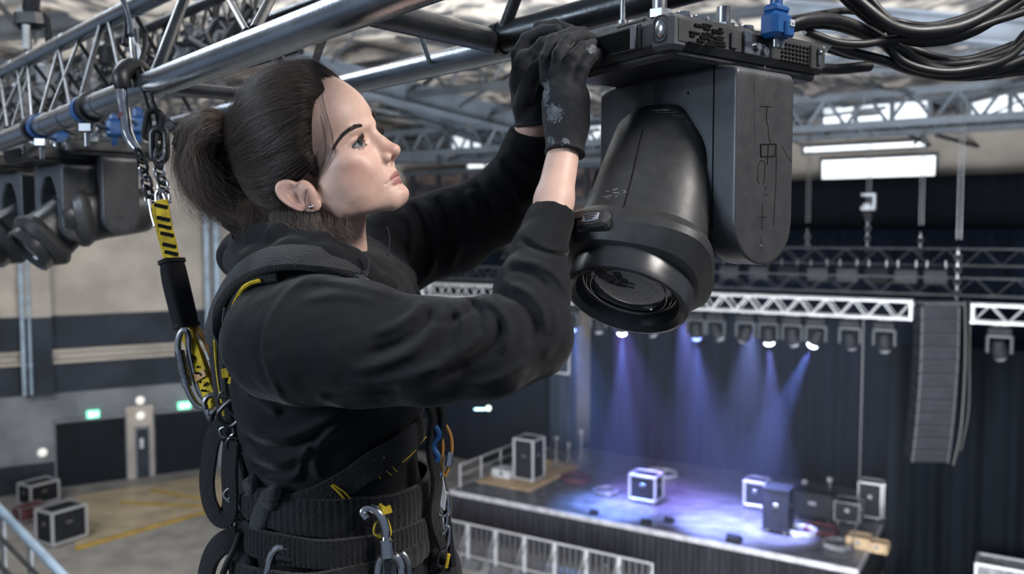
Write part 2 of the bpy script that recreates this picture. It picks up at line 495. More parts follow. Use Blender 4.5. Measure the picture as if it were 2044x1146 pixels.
b = MB(); wall_box(b, -700, 905, 0, 14.2, -.25, .3); struct(b.build('wall_left', M['wall_beige'], smooth=False))
b = MB(); wall_box(b, -700, 905, 5.55, 6.85, -.16, .10); struct(b.build('trim_1', M['wall_dark'], smooth=False))
b = MB(); wall_box(b, -700, 905, 3.8, 5.0, -.15, .10)
for px in (130, 210, 300, 395): wall_box(b, px-2, px+2, 3.8, 5.0, -.12, .06)
struct(b.build('trim_2', M['wall_dark'], smooth=False))
b = MB(); wall_box(b, -700, 905, 0, 3.8, -.18, .12); struct(b.build('trim_3', M['wall_grey'], smooth=False))
b = MB(); wall_box(b, -700, 905, 5.0, 5.12, .1, .35); wall_box(b, -700, 905, 5.45, 5.55, .1, .3); struct(b.build('trim_4', M['wall_beige'], smooth=False))
b = MB(); wall_box(b, -300, 95, 0, 1.1, -.08, .12); struct(b.build('trim_5', M['wall_dark'], smooth=False))
b = MB(); wall_box(b, 40, 96, 3.8, 14.2, .25, .5); struct(b.build('trim_6', M['wall_beige'], smooth=False))
b = MB(); wall_box(b, 40, 97, 3.8, 6.85, .27, .5); struct(b.build('trim_7', M['wall_dark'], smooth=False))

# pale blue service pipes on the wall
pi = 0
for px, w in ((38, .16), (52, .10), (408, .22), (428, .3), (602, .2)):
    b = MB(); z0 = 3.9
    a = wl(px, z0, .35); c = wl(px, 14.0, .35)
    b.cyl(a, c, w/2, seg=10)
    for z in (5, 7.5, 10, 12.5): b.cyl(wl(px, z, .35), wl(px, z+.12, .35), w/2*1.3, seg=10)
    o = b.build('service_pipe', M['pipe_blue'])
    tag(o, ['pale blue vertical pipe leftmost on the concrete wall', 'thin pale blue pipe beside the leftmost wall pipe',
            'pale blue pipe on the beige wall behind the yellow lanyard', 'wide pale blue pipe on the beige wall behind the hair bun',
            'pale blue wall pipe hidden behind the technician'][pi], 'pipe'); pi += 1

# roller doors, side door
def roller(px0, px1, h, label, n):
    e = empty(f'door_{n}', wl((px0+px1)/2, 0)); struct(e)
    b = MB(); wall_box(b, px0, px1, .05, h, -.07, .1)
    for i in range(1, int(h/.22)): wall_box(b, px0+1, px1-1, i*.22, i*.22+.03, -.05, .06)
    b.build('door_leaf', M['door_navy'], e, smooth=False)
    b = MB(); wall_box(b, px0-3, px0, 0, h+.1, -.03, .14); wall_box(b, px1, px1+3, 0, h+.1, -.03, .14); wall_box(b, px0-3, px1+3, h, h+.12, -.03, .14)
    b.build('door_frame', M['wall_grey'], e, smooth=False)
roller(98, 240, 2.62, '', 1); roller(299, 424, 2.6, '', 2)
e = struct(empty('door_3', wl(273, 0)))
b = MB(); wall_box(b, 262, 286, .02, 2.05, -.06, .1); b.build('door_leaf', M['wall_dark'], e, smooth=False)
b = MB(); wall_box(b, 258, 262, 0, 2.15, -.02, .16); wall_box(b, 286, 290, 0, 2.15, -.02, .16); wall_box(b, 258, 290, 2.05, 2.15, -.02, .16)
b.build('door_frame', M['wall_grey'], e, smooth=False)
b = MB(); wall_box(b, 268, 276, 1.25, 1.65, -.03, .06); b.build('door_window', M['clutter_w'], e, smooth=False)
b = MB(); wall_box(b, 241, 298, 0, 3.0, -.1, .14); struct(b.build('trim_8', M['wall_beige'], smooth=False))

def exit_sign(px, z, label):
    e = empty('exit_sign', wl(px, z, .05), label, 'exit sign')
    b = MB(); wall_box(b, px-13, px+13, z-.15, z+.15, .05, .14, .02); b.build('housing', M['exit'], e)
    b = MB(); wall_box(b, px-7, px-1, z-.08, z+.09, .06, .05); wall_box(b, px+2, px+9, z-.02, z+.03, .06, .05)
    for s in (-1, 1):
        a = wl(px+9, z+.005, .06); a2 = wl(px+5, z+.005+s*.07, .06); b.cyl(a, a2, .015, seg=6)
    b.build('pictogram', M['exit_w'], e, smooth=False)
exit_sign(175, 2.86, 'green lit exit sign above the left navy roller door')
exit_sign(360, 2.86, 'green lit exit sign above the right navy roller door by the lanyard')
for px, z, lb in ((271, 2.62, 'round white bulkhead lamp above the narrow side door'), (271, 3.25, 'pale round lamp higher above the narrow side door'), (70, 1.55, 'pale round wall lamp left of the left roller door')):
    b = MB(); b.lathe([(0, .16), (.05, .18), (.12, .13), (.15, .0)], wl(px, z, -.02), WN, 16)
    tag(b.build('wall_lamp', M['lamp_warm']), lb, 'wall lamp')

# painted floor zone
def fl(px, py, z=.004): return PZ(px, py, z)
b = MB(); q = [fl(150, 990), fl(440, 945), fl(450, 1006), fl(150, 1088)]; b.add(q, [(0, 1, 2, 3)]); struct(b.build('floor_zone', M['tan_floor'], smooth=False))
b = MB()
for x0, y0, x1, y1, w in ((150, 1090, 450, 1008, 10), (240, 1000, 430, 1010, 6), (300, 975, 440, 1000, 6)):
    b.add([fl(x0, y0, .008), fl(x1, y1, .008), fl(x1, y1+w*.7, .008), fl(x0, y0+w, .008)], [(0, 1, 2, 3)])
struct(b.build('floor_marking', M['yellow_paint'], smooth=False))

# back wall over the curtain, with daylight windows
SD = Vector((.848, -.529, 0)); SV = Vector((.529, .848, 0)); F0 = Vector((-1.99, 27.7, 0))
RS = Matrix((SD, SV, Vector((0, 0, 1)))).transposed()
def st(a, bb, z): p = F0 + SD*a + SV*bb; return Vector((p.x, p.y, z))
def st_px(px, bb):
    k = (px-1022)/FPX*_cp; o = F0 + SV*bb
    return (k*o.y - o.x)/(SD.x - k*SD.y)
def sbox(mb, a0, a1, b0, b1, z0, z1, bev=0):
    mb.box(st((a0+a1)/2, (b0+b1)/2, (z0+z1)/2), (abs(a1-a0), abs(b1-b0), abs(z1-z0)), RS, bev)
BW = 9.5
b = MB(); sbox(b, -14, 34, BW+.3, BW+.6, 0, 14.6); struct(b.build('wall_back', M['wall_beige'], smooth=False))
def window(n, px0, px1, z0, z1, m, bb=BW, bars=1):
    a0, a1 = st_px(px0, bb), st_px(px1, bb)
    e = struct(empty(f'window_{n}', st((a0+a1)/2, bb, z0)))
    b = MB(); sbox(b, a0, a1, bb+.18, bb+.22, z0, z1); b.build('window_glass', m, e, smooth=False)
    b = MB(); t = .07
    sbox(b, a0-t, a0, bb+.05, bb+.3, z0-t, z1+t); sbox(b, a1, a1+t, bb+.05, bb+.3, z0-t, z1+t)
    sbox(b, a0, a1, bb+.05, bb+.3, z1, z1+t); sbox(b, a0, a1, bb+.05, bb+.3, z0-t, z0)
    for k in range(1, bars): x = a0+(a1-a0)*k/bars; sbox(b, x-.03, x+.03, bb+.05, bb+.22, z0, z1)
    b.build('window_frame', M['beam'], e, smooth=False)
b = MB(); sbox(b, -9, 4.5, 8.85, 9.0, 9.2, 12.9); struct(b.build('trim_9', M['gallery'], smooth=False))
b = MB(); sbox(b, -9, 4.6, 8.6, 8.85, 12.75, 12.95); sbox(b, -9, 4.6, 8.6, 8.85, 11.3, 11.45); sbox(b, -9, 4.6, 8.6, 8.85, 10.2, 10.3); struct(b.build('trim_10', M['beam'], smooth=False))
for k in range(9): b = MB(); sbox(b, -8.6+1.5*k, -8.45+1.5*k, 8.62, 8.85, 9.2, 12.8); struct(b.build(f'trim_{11+k}', M['beam_dark'], smooth=False))
window(1, 1636, 1862, 12.0, 12.68, M['window'], bars=1)
window(2, 1600, 1840, 13.0, 13.18, M['window'], bars=1)
window(3, 930, 1004, 12.95, 13.6, M['window'], bars=2)

# roof lining: crumpled insulation sheets between steel members
def roof_pt(u, v):
    x = -34 + 70*u; y = 5 + 48*v
    p = np.array([[x, y, 0.0]])
    z = 14.35 + .45*float(vnoise(p*np.array([1, .8, 1]), .55)[0]) + .22*float(vnoise(p+7, 1.4)[0]) + .06*abs(math.sin(x*2.1))
    return Vector((x, y, z))
b = MB(); b.grid(roof_pt, 170, 120); struct(b.build('ceiling', M['roof']))

def roof_truss(name, a0, a1, bb, z0, z1, r, n, m, label, posts=False):
    e = empty(name, st(a0, bb, z0), label, 'roof truss')
    for z in (z0, z1):
        b = MB(); sbox(b, a0, a1, bb-r, bb+r, z-r, z+r); b.build('chord', m, e, smooth=False)
    b = MB()
    for i in range(n):
        x0 = a0+(a1-a0)*i/n; x1 = a0+(a1-a0)*(i+.5)/n; x2 = a0+(a1-a0)*(i+1)/n
        b.cyl(st(x0, bb, z0), st(x1, bb, z1), r*.55, seg=6); b.cyl(st(x1, bb, z1), st(x2, bb, z0), r*.55, seg=6)
    o = b.build('web', m, e)
    return e
roof_truss('roof_truss', -12, 22, .5, 12.75, 13.5, .09, 34, M['beam'], 'long dark steel roof truss running above the stage front')
roof_truss('roof_truss', -12, 26, 5, 13.0, 13.8, .08, 34, M['beam'], 'steel roof truss above the upstage curtain')
roof_truss('roof_truss', -16, 12, -7, 13.2, 14.0, .08, 24, M['beam_dark'], 'near dark roof truss over the middle of the hall')
# roof glazing strip behind the front truss
e = struct(empty('window_4', st(4, 2.2, 13.2)))
b = MB()
for k in range(26):
    a = -6+k*.9
    if k in (2, 3, 4, 7, 9, 10, 13, 17, 18, 22): continue
    sbox(b, a, a+.78, 2.2, 2.24, 13.02, 13.48)
b.build('window_glass', M['window_dim'], e, smooth=False)
b = MB(); sbox(b, -7, 18, 2.1, 2.3, 12.9, 13.02); sbox(b, -7, 18, 2.1, 2.3, 13.48, 13.6)
for k in range(27): sbox(b, -6.12+k*.9, -6+k*.9, 2.12, 2.3, 13.0, 13.5)
b.build('window_frame', M['beam'], e, smooth=False)

# purlins, joists and braces under the lining
def member(p, q, w, h, m, label, name='roof_beam'):
    p, q = Vector(p), Vector(q); d = (q-p); x = d.normalized(); y = Vector((0, 0, 1)).cross(x).normalized(); z = x.cross(y)
    R = Matrix((x, y, z)).transposed(); b = MB(); c = (p+q)/2; L = d.length
    b.box(c + z*(h/2), (L, w, .04), R); b.box(c - z*(h/2), (L, w, .04), R); b.box(c, (L, .03, h), R)
    o = b.build(name, m, smooth=False); o['kind'] = 'structure'
    return o
member(P(540, 118, 17), P(1120, 268, 24), .45, .5, M['beam'], '')
member(P(-60, 60, 16), P(460, 30, 20), .35, .4, M['beam_dark'], '')
member(P(-60, 130, 20), P(420, 190, 26), .3, .4, M['beam'], '')
member(P(1560, 30, 15), P(2150, 78, 14), .35, .4, M['beam'], '')
member(P(1560, 262, 30), P(2150, 232, 26), .3, .3, M['beam_dark'], '')
member(P(1560, 290, 33), P(2150, 268, 30), .3, .25, M['beam'], '')
member(P(1560, 130, 18), P(2150, 120, 16), .3, .3, M['beam'], '')
member(P(760, 205, 25), P(1130, 330, 32), .4, .35, M['beam'], '')
member(P(560, 285, 31), P(1200, 300, 31), .35, .35, M['beam_dark'], '')
member(P(560, 318, 34), P(1200, 322, 34), .35, .25, M['beam'], '')
rb = random.Random(5)
e = struct(empty('roof_braces', (0, 25, 13.5)))
b = MB()
for k in range(300):
    x = rb.uniform(-18, 15); y = rb.uniform(13, 33); L = rb.uniform(.8, 2.6); a = rb.choice((.55, .55+PI/2, 2.2, rb.uniform(0, PI)))
    z = rb.uniform(13.1, 13.9)
    b.cyl((x, y, z), (x+L*math.cos(a), y+L*math.sin(a), z+rb.uniform(-.5, .5)), rb.uniform(.02, .075), seg=6)
b.build('bracing', M['beam_dark'], e)
# ================================================================ the stage
SW, SDp, SZ = 12.6, 7.2, 1.6
st_root = empty('stage_platform', st(SW/2, SDp/2, 0), 'low black stage with a pale front edge below the curtain', 'stage')
b = MB(); sbox(b, 0, SW, 0, SDp, SZ-.12, SZ); b.build('deck', M['stage_top'], st_root, smooth=False)
b = MB()
def skirt_pt(u, v):
    a = u*SW; return st(a, -.03-.03*math.sin(a*34)-.015*math.sin(a*13+1), .28+v*(SZ-.42))
b.grid(skirt_pt, 500, 2); b.build('skirt', M['skirt'], st_root)
for a_ in (0, SW-.04): b = MB(); sbox(b, a_, a_+.04, 0, SDp, .1, SZ-.12); b.build('side_skirt', M['skirt'], st_root, smooth=False)
b = MB(); sbox(b, -.03, SW+.03, -.09, .0, SZ-.14, SZ+.015, .01); sbox(b, -.06, 0, -.06, SDp, SZ-.14, SZ+.01); sbox(b, SW, SW+.06, -.06, SDp, SZ-.14, SZ+.01)
b.build('edge_strip', M['stage_lip'], st_root)
b = MB()
for a in np.linspace(.3, SW-.3, 8):
    for c in (.4, SDp/2, SDp-.4): b.cyl(st(a, c, 0), st(a, c, SZ-.12), .04, seg=8)
b.build('support_legs', M['truss_silver'], st_root)
b = MB(); sbox(b, .15, 2.3, 1.2, 4.9, SZ, SZ+.03, .005); tag(b.build('plywood_sheet', M['wood']), 'pale plywood sheet lying on the stage beside the tall flight case', 'plywood sheet')

# curtains
def curtain(name, a0, a1, bb, z0, z1, m, label, freq=5.5, amp=.10, n=None, cat='curtain'):
    n = n or int(abs(a1-a0)*30)
    ph = random.uniform(0, 6)
    def f(u, v):
        a = a0+(a1-a0)*u
        w = amp*math.sin(a*freq+ph+.5*math.sin(a*1.3)) + amp*.5*math.sin(a*freq*2.3+1.1*math.sin(a*.7)+.6*v)
        return st(a, bb+w*(1-.35*v), z0+(z1-z0)*v)
    b = MB(); b.grid(f, n, 7); o = b.build(name, m); s = o.modifiers.new('thick', 'SOLIDIFY'); s.thickness = .02
    return tag(o, label, cat)
curtain('stage_curtain', 1.3, 34, 7.6, .02, 10.2, M['curtain'], 'wide dark blue-black pleated curtain hanging behind the stage')
curtain('upper_curtain', 8.2, 36, 8.6, 8.6, 11.95, M['curtain_up'], 'dark upper curtain hanging below the daylight window', amp=.04, freq=3)
curtain('side_curtain', -12, .2, 8.3, .02, 9.3, M['curtain'], 'dark blue curtain hanging left of the stage behind the technician', amp=.05, freq=3.5)
curtain('leg_curtain', .0, 1.2, 6.6, 1.62, 8.6, M['leg'], 'narrow grey-blue leg curtain hanging at the left stage edge', amp=.08, freq=9)
curtain('wing_curtain', 12.8, 24, 3.2, .02, 7.0, M['curtain_up'], 'black wing curtain hanging right of the stage beneath the speaker column', amp=.10, freq=6)
b = MB(); p0 = st(.1, 6.3, 0)
b.cyl(P(1136, 560, 31.5), P(1136, 745, 31.5), .05, seg=8); b.cyl(P(1100, 742, 31.5), P(1137, 747, 31.5), .045, seg=8); b.cyl(P(1100, 560, 31.5), P(1100, 742, 31.5), .03, seg=8)
tag(b.build('scaffold_frame', M['truss_silver']), 'pale hanging pipe frame in front of the grey-blue leg curtain', 'pipe frame')

# box trusses
def box_truss(name, a0, a1, bb, z0, z1, wid, r, step, m, label, end=False, cat='truss', parts=True):
    e = empty(name, st(a0, bb, z0), label, cat)
    for dz in (z0, z1):
        for db in (0, wid):
            b = MB(); b.cyl(st(a0, bb+db, dz), st(a1, bb+db, dz), r, seg=10); b.build('chord', m, e)
    b = MB(); n = max(2, int(abs(a1-a0)/step)); s = (a1-a0)/n
    for i in range(n):
        x = a0+i*s
        for db in (0, wid):
            za, zb = (z0, z1) if i % 2 == 0 else (z1, z0)
            b.cyl(st(x, bb+db, za), st(x+s, bb+db, zb), r*.5, seg=6)
        for dz in (z0, z1): b.cyl(st(x, bb+(wid if i % 2 else 0), dz), st(x+s, bb+(0 if i % 2 else wid), dz), r*.45, seg=6)
    b.build('lattice', m, e)
    b = MB()
    for x in ([a0, a1] if end else []):
        for db in (0, wid): b.cyl(st(x, bb+db, z0), st(x, bb+db, z1), r*1.2, seg=8)
        for dz in (z0, z1): b.cyl(st(x, bb, dz), st(x, bb+wid, dz), r*1.2, seg=8)
    if end: b.build('end_frame', m, e)
    return e
aT1 = st_px(1822, 0)
box_truss('lighting_truss', -1.2, aT1, 0, 7.98, 8.40, .42, .034, .33, M['truss_silver'], 'bright silver box truss carrying the row of stage lights', end=True)
box_truss('lighting_truss', st_px(1946, 0), 17.5, 0, 7.98, 8.38, .42, .032, .33, M['truss_silver'], 'shorter silver box truss right of the tall speaker column', end=True)
box_truss('lighting_truss', -1, 19, 4.6, 9.15, 9.62, .4, .028, .45, M['truss_dark'], 'dark truss behind and above the silver stage truss')
box_truss('lighting_truss', -2, 19, 2.2, 8.45, 8.9, .4, .02, .45, M['truss_dark'], 'dim middle truss between the silver truss and the rear truss')

# panels and speakers racked on the rear trusses
ii = 0
for px in range(1380, 1860, 58):
    a = st_px(px, 3.4); b = MB()
    sbox(b, a, a+.66, 3.3, 3.6, 8.62, 9.1, .02)
    e = empty('flood_panel', st(a+.3, 3.4, 8.6), None, 'flood light', 'flood panels racked below the rear truss')
    e['label'] = ['first', 'second', 'third', 'fourth', 'fifth', 'sixth', 'seventh', 'eighth', 'ninth', 'tenth'][ii] + ' dark flood panel from the left in the row below the rear truss'
    b.build('housing', M['case_black'], e)
    b = MB(); sbox(b, a+.05, a+.61, 3.26, 3.3, 8.68, 9.04, .005); b.build('front_panel', M['beam_dark'] if ii % 3 else M['speaker'], e)
    b = MB(); b.cyl(st(a+.1, 3.45, 9.05), st(a+.1, 3.45, 9.3), .02, seg=6); b.cyl(st(a+.56, 3.45, 9.05), st(a+.56, 3.45, 9.3), .02, seg=6); b.build('bracket', M['steel'], e)
    ii += 1

# chain hoists and their cables
def hoist(px, bb, z_top, z_body, z_end, label, big=True):
    a = st_px(px, bb); e = empty('chain_hoist', st(a, bb, z_body), label, 'chain hoist')
    b = MB(); b.cyl(st(a-.04, bb, z_body+.2), st(a-.04, bb, z_top), .012, seg=6); b.cyl(st(a+.05, bb, z_body+.2), st(a+.05, bb, z_top), .012, seg=6); b.build('chain', M['steel'], e)
    if big:
        b = MB(); sbox(b, a-.2, a+.2, bb-.12, bb+.12, z_body, z_body+.12, .02); sbox(b, a-.2, a+.2, bb-.12, bb+.12, z_body+.42, z_body+.5, .02)
        sbox(b, a+.13, a+.2, bb-.1, bb+.1, z_body, z_body+.5, .01); sbox(b, a-.14, a+.06, bb-.08, bb+.1, z_body+.1, z_body+.2, .02); b.build('bracket', M['clutter_w'], e)
        b = MB(); b.lathe([(0, .05), (.02, .13), (.22, .13), (.24, .05)], st(a-.02, bb-.1, z_body-.12), SV, 14); b.build('motor', M['case_black'], e)
    b = MB(); z = z_body
    k = 0
    while z > z_end:
        ax = SD if k % 2 else SV
        b.link_oval(st(a, bb, z-.09), (0, 0, 1), ax, .2, .12, .022, 6, 12); z -= .15; k += 1
    b.build('hook_chain', M['steel'], e)
hoist(1732, 4.8, 13.5, 10.75, 9.6, 'chain hoist with square bracket hanging before the upper curtain')
hoist(1612, 4.8, 13.5, 10.2, 9.6, 'thin chain hoist line hanging nearest the big fixture yoke', False)
hoist(1914, 1.2, 13.5, 9.7, 8.4, 'chain hoist line holding the speaker column', False)
hoist(1838, 4.8, 13.5, 10.1, 9.6, 'chain hoist line left of the speaker column', False)
b = MB(); b.tube([st(st_px(1728, 0), 0, 8.0), st(st_px(1728, 0), 0, 3.0), st(st_px(1720, 1), .6, 1.9)], .018, 6)
tag(b.build('hanging_cable', M['speaker_edge']), 'thin grey cable hanging from the silver truss down to the stage right edge', 'cable')

# tall curved speaker column
la = empty('speaker_column', P(1880, 602, 19.6), 'tall curved grey column of stacked line array speakers hanging at right', 'speaker column')
p = P(1877, 612, 19.6); ang = 0.0; dirR = Vector((.995, -.10, 0)); nrm0 = Vector((-.10, -.995, 0))
for k in range(12):
    dn = Vector((0, 0, -1)); a = math.radians(-3 + k*1.5)
    nn = (nrm0*math.cos(a) + dn*math.sin(a)).normalized(); down = (dn*math.cos(a) - nrm0*math.sin(a)).normalized()
    h = .315; c = p + down*(h/2); R = Matrix((dirR, -nn, -down)).transposed()
    b = MB(); b.box(c + nn*-.24, (.86, .5, h-.014), R, .015); cab = b.build('cabinet', M['case_black'], la)
    b = MB(); b.box(c + nn*.012, (.76, .02, h-.05), R, .004); b.build('grille', M['speaker'], cab)
    b = MB()
    for s in (-1, 1): b.box(c + dirR*s*.405 + nn*.012, (.04, .03, h-.02), R, .004)
    b.box(c - down*(h/2-.012) + nn*.012, (.84, .022, .014), R); b.build('edge_rail', M['speaker_edge'], cab)
    p = p + down*h
b = MB(); b.box(P(1877, 605, 19.75), (.9, .5, .08), None, .02); b.build('flying_frame', M['truss_dark'], la)
b = MB(); q = P(1926, 600, 19.7); b.tube(spline([q, q+Vector((.05, 0, -1.5)), q+Vector((.0, 0, -3.0)), q+Vector((-.1, .1, -3.9))]), .035, 8)
tag(b.build('speaker_cable', M['cable']), 'black cable loom hanging down the right side of the speaker column', 'cable')
b = MB(); q = P(1936, 600, 19.9); b.tube(spline([q, q+Vector((.03, 0, -1.2)), q+Vector((.05, 0, -2.6)), q+Vector((-.05, .1, -3.6))]), .025, 8)
tag(b.build('speaker_cable', M['cable']), 'thinner outer cable hanging right of the speaker column loom', 'cable')

# stage moving lights
def stage_head(loc, tiltx, tilty, lens, label, group, s=1.0):
    e = empty('moving_light', loc, label, 'stage light', group); 
    x, v, z = SD, SV, Vector((0, 0, 1)); L = Vector(loc)
    R = RS
    b = MB(); b.box(L+z*(-.07*s), (.36*s, .26*s, .12*s), R, .02); b.build('base', M['case_black'], e)
    b = MB(); b.cyl(L+z*.0+x*.08, L+z*.1+x*.08, .02, seg=8); b.cyl(L-x*.08, L+z*.1-x*.08, .02, seg=8)
    b.box(L+z*.04, (.26*s, .05, .03), R); b.build('clamp', M['clutter'], e)
    b = MB(); b.box(L+z*(-.16*s), (.40*s, .12*s, .06*s), R, .02)
    for sgn in (-1, 1): b.box(L+x*(sgn*.18*s)+z*(-.30*s), (.06*s, .14*s, .32*s), R, .03)
    b.build('yoke', M['beam_dark'], e)
    ax = (-z*math.cos(tilty) + v*math.sin(tilty))*math.cos(tiltx) + x*math.sin(tiltx)
    piv = L + z*(-.36*s)
    b = MB(); b.lathe([(-.15*s, .0), (-.14*s, .08*s), (-.02*s, .12*s), (.10*s, .125*s), (.16*s, .115*s), (.17*s, .09*s)], piv, ax, 18); hd = b.build('lamp_head', M['case_black'], e)
    b = MB(); b.lathe([(.165*s, .1*s), (.195*s, .096*s), (.225*s, .07*s), (.24*s, .035*s), (.245*s, .0)], piv, ax, 18); b.build('lens', lens, hd)
    return piv + ax*.2*s, ax
GRP = 'moving lights hanging under the silver truss'
heads = [(1196, 0, .1, 0, 'unlit moving light hanging first right of the raised elbow'),
         (1243, -.06, .15, 1, 'lit moving light left of and below the big fixture lens'),
         (1300, .2, .4, 0, 'unlit moving light below the big lens rim'),
         (1392, 0, .2, 2, 'blue-lit moving light right of the big lens'),
         (1432, .5, .2, 0, 'unlit moving light tilted sideways between two beams'),
         (1492, -.4, .2, 0, 'unlit moving light left of the pale bright beam'),
         (1538, 0, .25, 1, 'lit moving light throwing a straight beam, centre of stage'),
         (1586, .1, .2, 0, 'unlit moving light between the two bright beams'),
         (1634, -.42, .15, 1, 'brightest moving light throwing a slanted beam left'),
         (1702, .1, .5, 0, 'unlit moving light first right of the brightest beam'),
         (1771, .05, .25, 0, 'unlit moving light at the right end of the silver truss'),
         (2003, .1, .3, 0, 'unlit moving light under the right-hand short truss'),
         (1140, .1, .2, 2, 'blue-lit moving light hidden behind the raised forearm')]
LENSBLUE = mat('blue_beam_lens', (.2, .3, 1), .3, emit=(.25, .35, 1.0), estr=2.0)
for px, tx, ty, lit, lb in heads:
    a = st_px(px, .2); p, ax = stage_head(st(a, .2, 7.88), tx, ty, [M['clutter'], M['lamp_white'], LENSBLUE][lit], lb, GRP, 1.35)
    if lit:
        l = bpy.data.lights.new('stage_spot', 'SPOT'); l.energy = {1: 7500, 2: 4500}[lit]; l.color = (.22, .32, 1.0) if px != 1538 else (.32, .36, 1.0)
        l.spot_size = math.radians(24); l.spot_blend = .55; l.shadow_soft_size = .07
        o = bpy.data.objects.new('stage_spot', l); COL.objects.link(o); o.location = p + ax*.16
        o.rotation_euler = ax.to_track_quat('-Z', 'Y').to_euler()
# purple and blue wash over the deck
for a, bb, ta, tb, c, pw in ((5.5, 1.0, 6.0, 2.9, (.38, .26, 1.0), 4800), (7.6, .8, 8.2, 2.3, (.30, .32, 1.0), 7500), (9.6, .8, 9.2, 1.6, (.38, .46, 1.0), 6500), (4.2, .6, 5.2, 1.2, (.15, .35, 1.0), 3500)):
    l = bpy.data.lights.new('deck_wash', 'SPOT'); l.energy = pw; l.color = c; l.spot_size = math.radians(42); l.spot_blend = .9; l.shadow_soft_size = .15
    o = bpy.data.objects.new('deck_wash', l); COL.objects.link(o); o.location = st(a, bb, 7.6); o.rotation_euler = (st(ta, tb, SZ)-st(a, bb, 7.6)).to_track_quat('-Z', 'Y').to_euler()

# haze over the stage
hz = MB(); sbox(hz, -.8, 13.5, -1.2, 6.2, SZ+.02, 7.9)
hm = bpy.data.materials.new('stage_haze'); hm.use_nodes = True; nt = hm.node_tree; nt.nodes.remove(nt.nodes['Principled BSDF'])
vs = nt.nodes.new('ShaderNodeVolumeScatter'); vs.inputs['Color'].default_value = (.75, .82, 1, 1); vs.inputs['Density'].default_value = .012; vs.inputs['Anisotropy'].default_value = .25
nt.links.new(vs.outputs[0], nt.nodes['Material Output'].inputs['Volume'])
ho = hz.build('stage_haze', hm, smooth=False); tag(ho, 'thin smoke haze hanging in the air above the stage', 'haze', kind='stuff')

# flight cases and gear
def case(name, base, w, d, h, label, cat='flight case', group=None, feet=True, body='case_black', edge='case_edge', yaw=0.0, R=None, e=.045):
    Rz = Matrix.Rotation(yaw, 3, 'Z') @ (RS if R is None else R); B = Vector(base); f = .12 if feet else 0
    X = Rz @ Vector((1, 0, 0)); Yv = Rz @ Vector((0, 1, 0)); Z = Vector((0, 0, 1))
    r = empty(name, B, label, cat, group); c = B + Z*(f+h/2)
    b = MB(); b.box(c, (w, d, h), Rz, .01); b.build('body', M[body], r)
    b = MB()
    for sx in (-1, 1):
        for sy in (-1, 1): b.box(c + X*(sx*w/2) + Yv*(sy*d/2), (e, e, h+e), Rz, .008)
        for sz in (-1, 1):
            b.box(c + X*(sx*w/2) + Z*(sz*h/2), (e, d, e), Rz, .008)
            b.box(c + Yv*(sx*d/2) + Z*(sz*h/2), (w, e, e), Rz, .008)
    b.build('edge_profile', M[edge], r)
    for s_ in (-1, 1):
        b = MB(); b.box(c + Yv*(s_*(d/2+.012)) + Z*(h*.1), (w*.2, .03, .12), Rz, .01); b.build('latch', M['steel'], r)
        b = MB(); b.box(c + X*(s_*(w/2+.012)) + Z*(h*.1), (.03, d*.2, .12), Rz, .01); b.build('latch', M['steel'], r)
    if feet:
        for sx in (-1, 1):
            for sy in (-1, 1):
                b = MB(); q = B + X*(sx*(w/2-.1)) + Yv*(sy*(d/2-.1)) + Z*.05
                b.cyl(q - X*.02, q + X*.02, .05, seg=12); b.cyl(q, q+Z*.07, .015, seg=6); b.build('castor', M['castor'], r)
    return r
def on_stage(px, py): return PZ(px, py, SZ)
case('flight_case', on_stage(1056, 958), .75, .75, 1.35, 'tall upright flight case with bright edges at the left of the stage', e=.07)
case('flight_case', on_stage(1290, 1000), .85, .65, .75, 'small flight case lit purple in the middle of the stage', e=.07)
case('flight_case', on_stage(1511, 1012), .62, .6, .72, 'blue-lit flight case beside the black amplifier rack', e=.07)
case('amplifier_rack', on_stage(1553, 1060), .68, .62, 1.15, 'tall black rack with pale castors right of the blue-lit case', 'rack', edge='case_black')
case('equipment_trolley', on_stage(1738, 1035), .62, .5, 1.0, 'dark frame trolley at the back right of the stage', 'trolley', e=.05)
case('equipment_trolley', on_stage(1782, 1040), .45, .5, 1.0, 'narrow dark trolley rightmost at the back of the stage', 'trolley', e=.05)
case('flight_case', PZ(2000, 1262, 0), 1.2, .8, 1.66, 'large pale-topped flight case standing at the lower right corner', e=.07, body='clutter')
case('equipment_box', on_stage(1715, 1090), .55, .5, .28, 'pale wooden box lying on the right of the stage', 'box', feet=False, body='wood', edge='wood')
case('equipment_box', on_stage(1752, 1098), .5, .4, .22, 'second pale wooden box nearer the right stage edge', 'box', feet=False, body='wood', edge='wood')
case('equipment_box', on_stage(1008, 952), .7, .5, .3, 'white low box beside the tall flight case', 'box', feet=False, body='clutter_w', edge='case_edge')
case('equipment_box', on_stage(1625, 1035), 1.1, .6, .7, 'dark gear box behind the black amplifier rack', 'box', edge='case_black')
case('equipment_box', on_stage(1694, 1044), .7, .6, .55, 'dark gear box between the rack and the frame trolleys', 'box', edge='clutter')
Rl = RW
case('flight_case', PZ(78, 1006, 0), 1.05, .8, .72, 'grey flight case standing behind the larger case at lower left', R=Rl, e=.08, yaw=.5)
case('flight_case', PZ(124, 1080, 0), 1.15, .9, 1.02, 'large black flight case with silver edges on the hall floor at lower left', R=Rl, e=.08, yaw=.5)
case('equipment_box', PZ(60, 1040, 0), .9, .6, .45, 'maroon low box on the floor left of the large flight case', 'box', R=Rl, body='maroon', edge='clutter', yaw=.4)

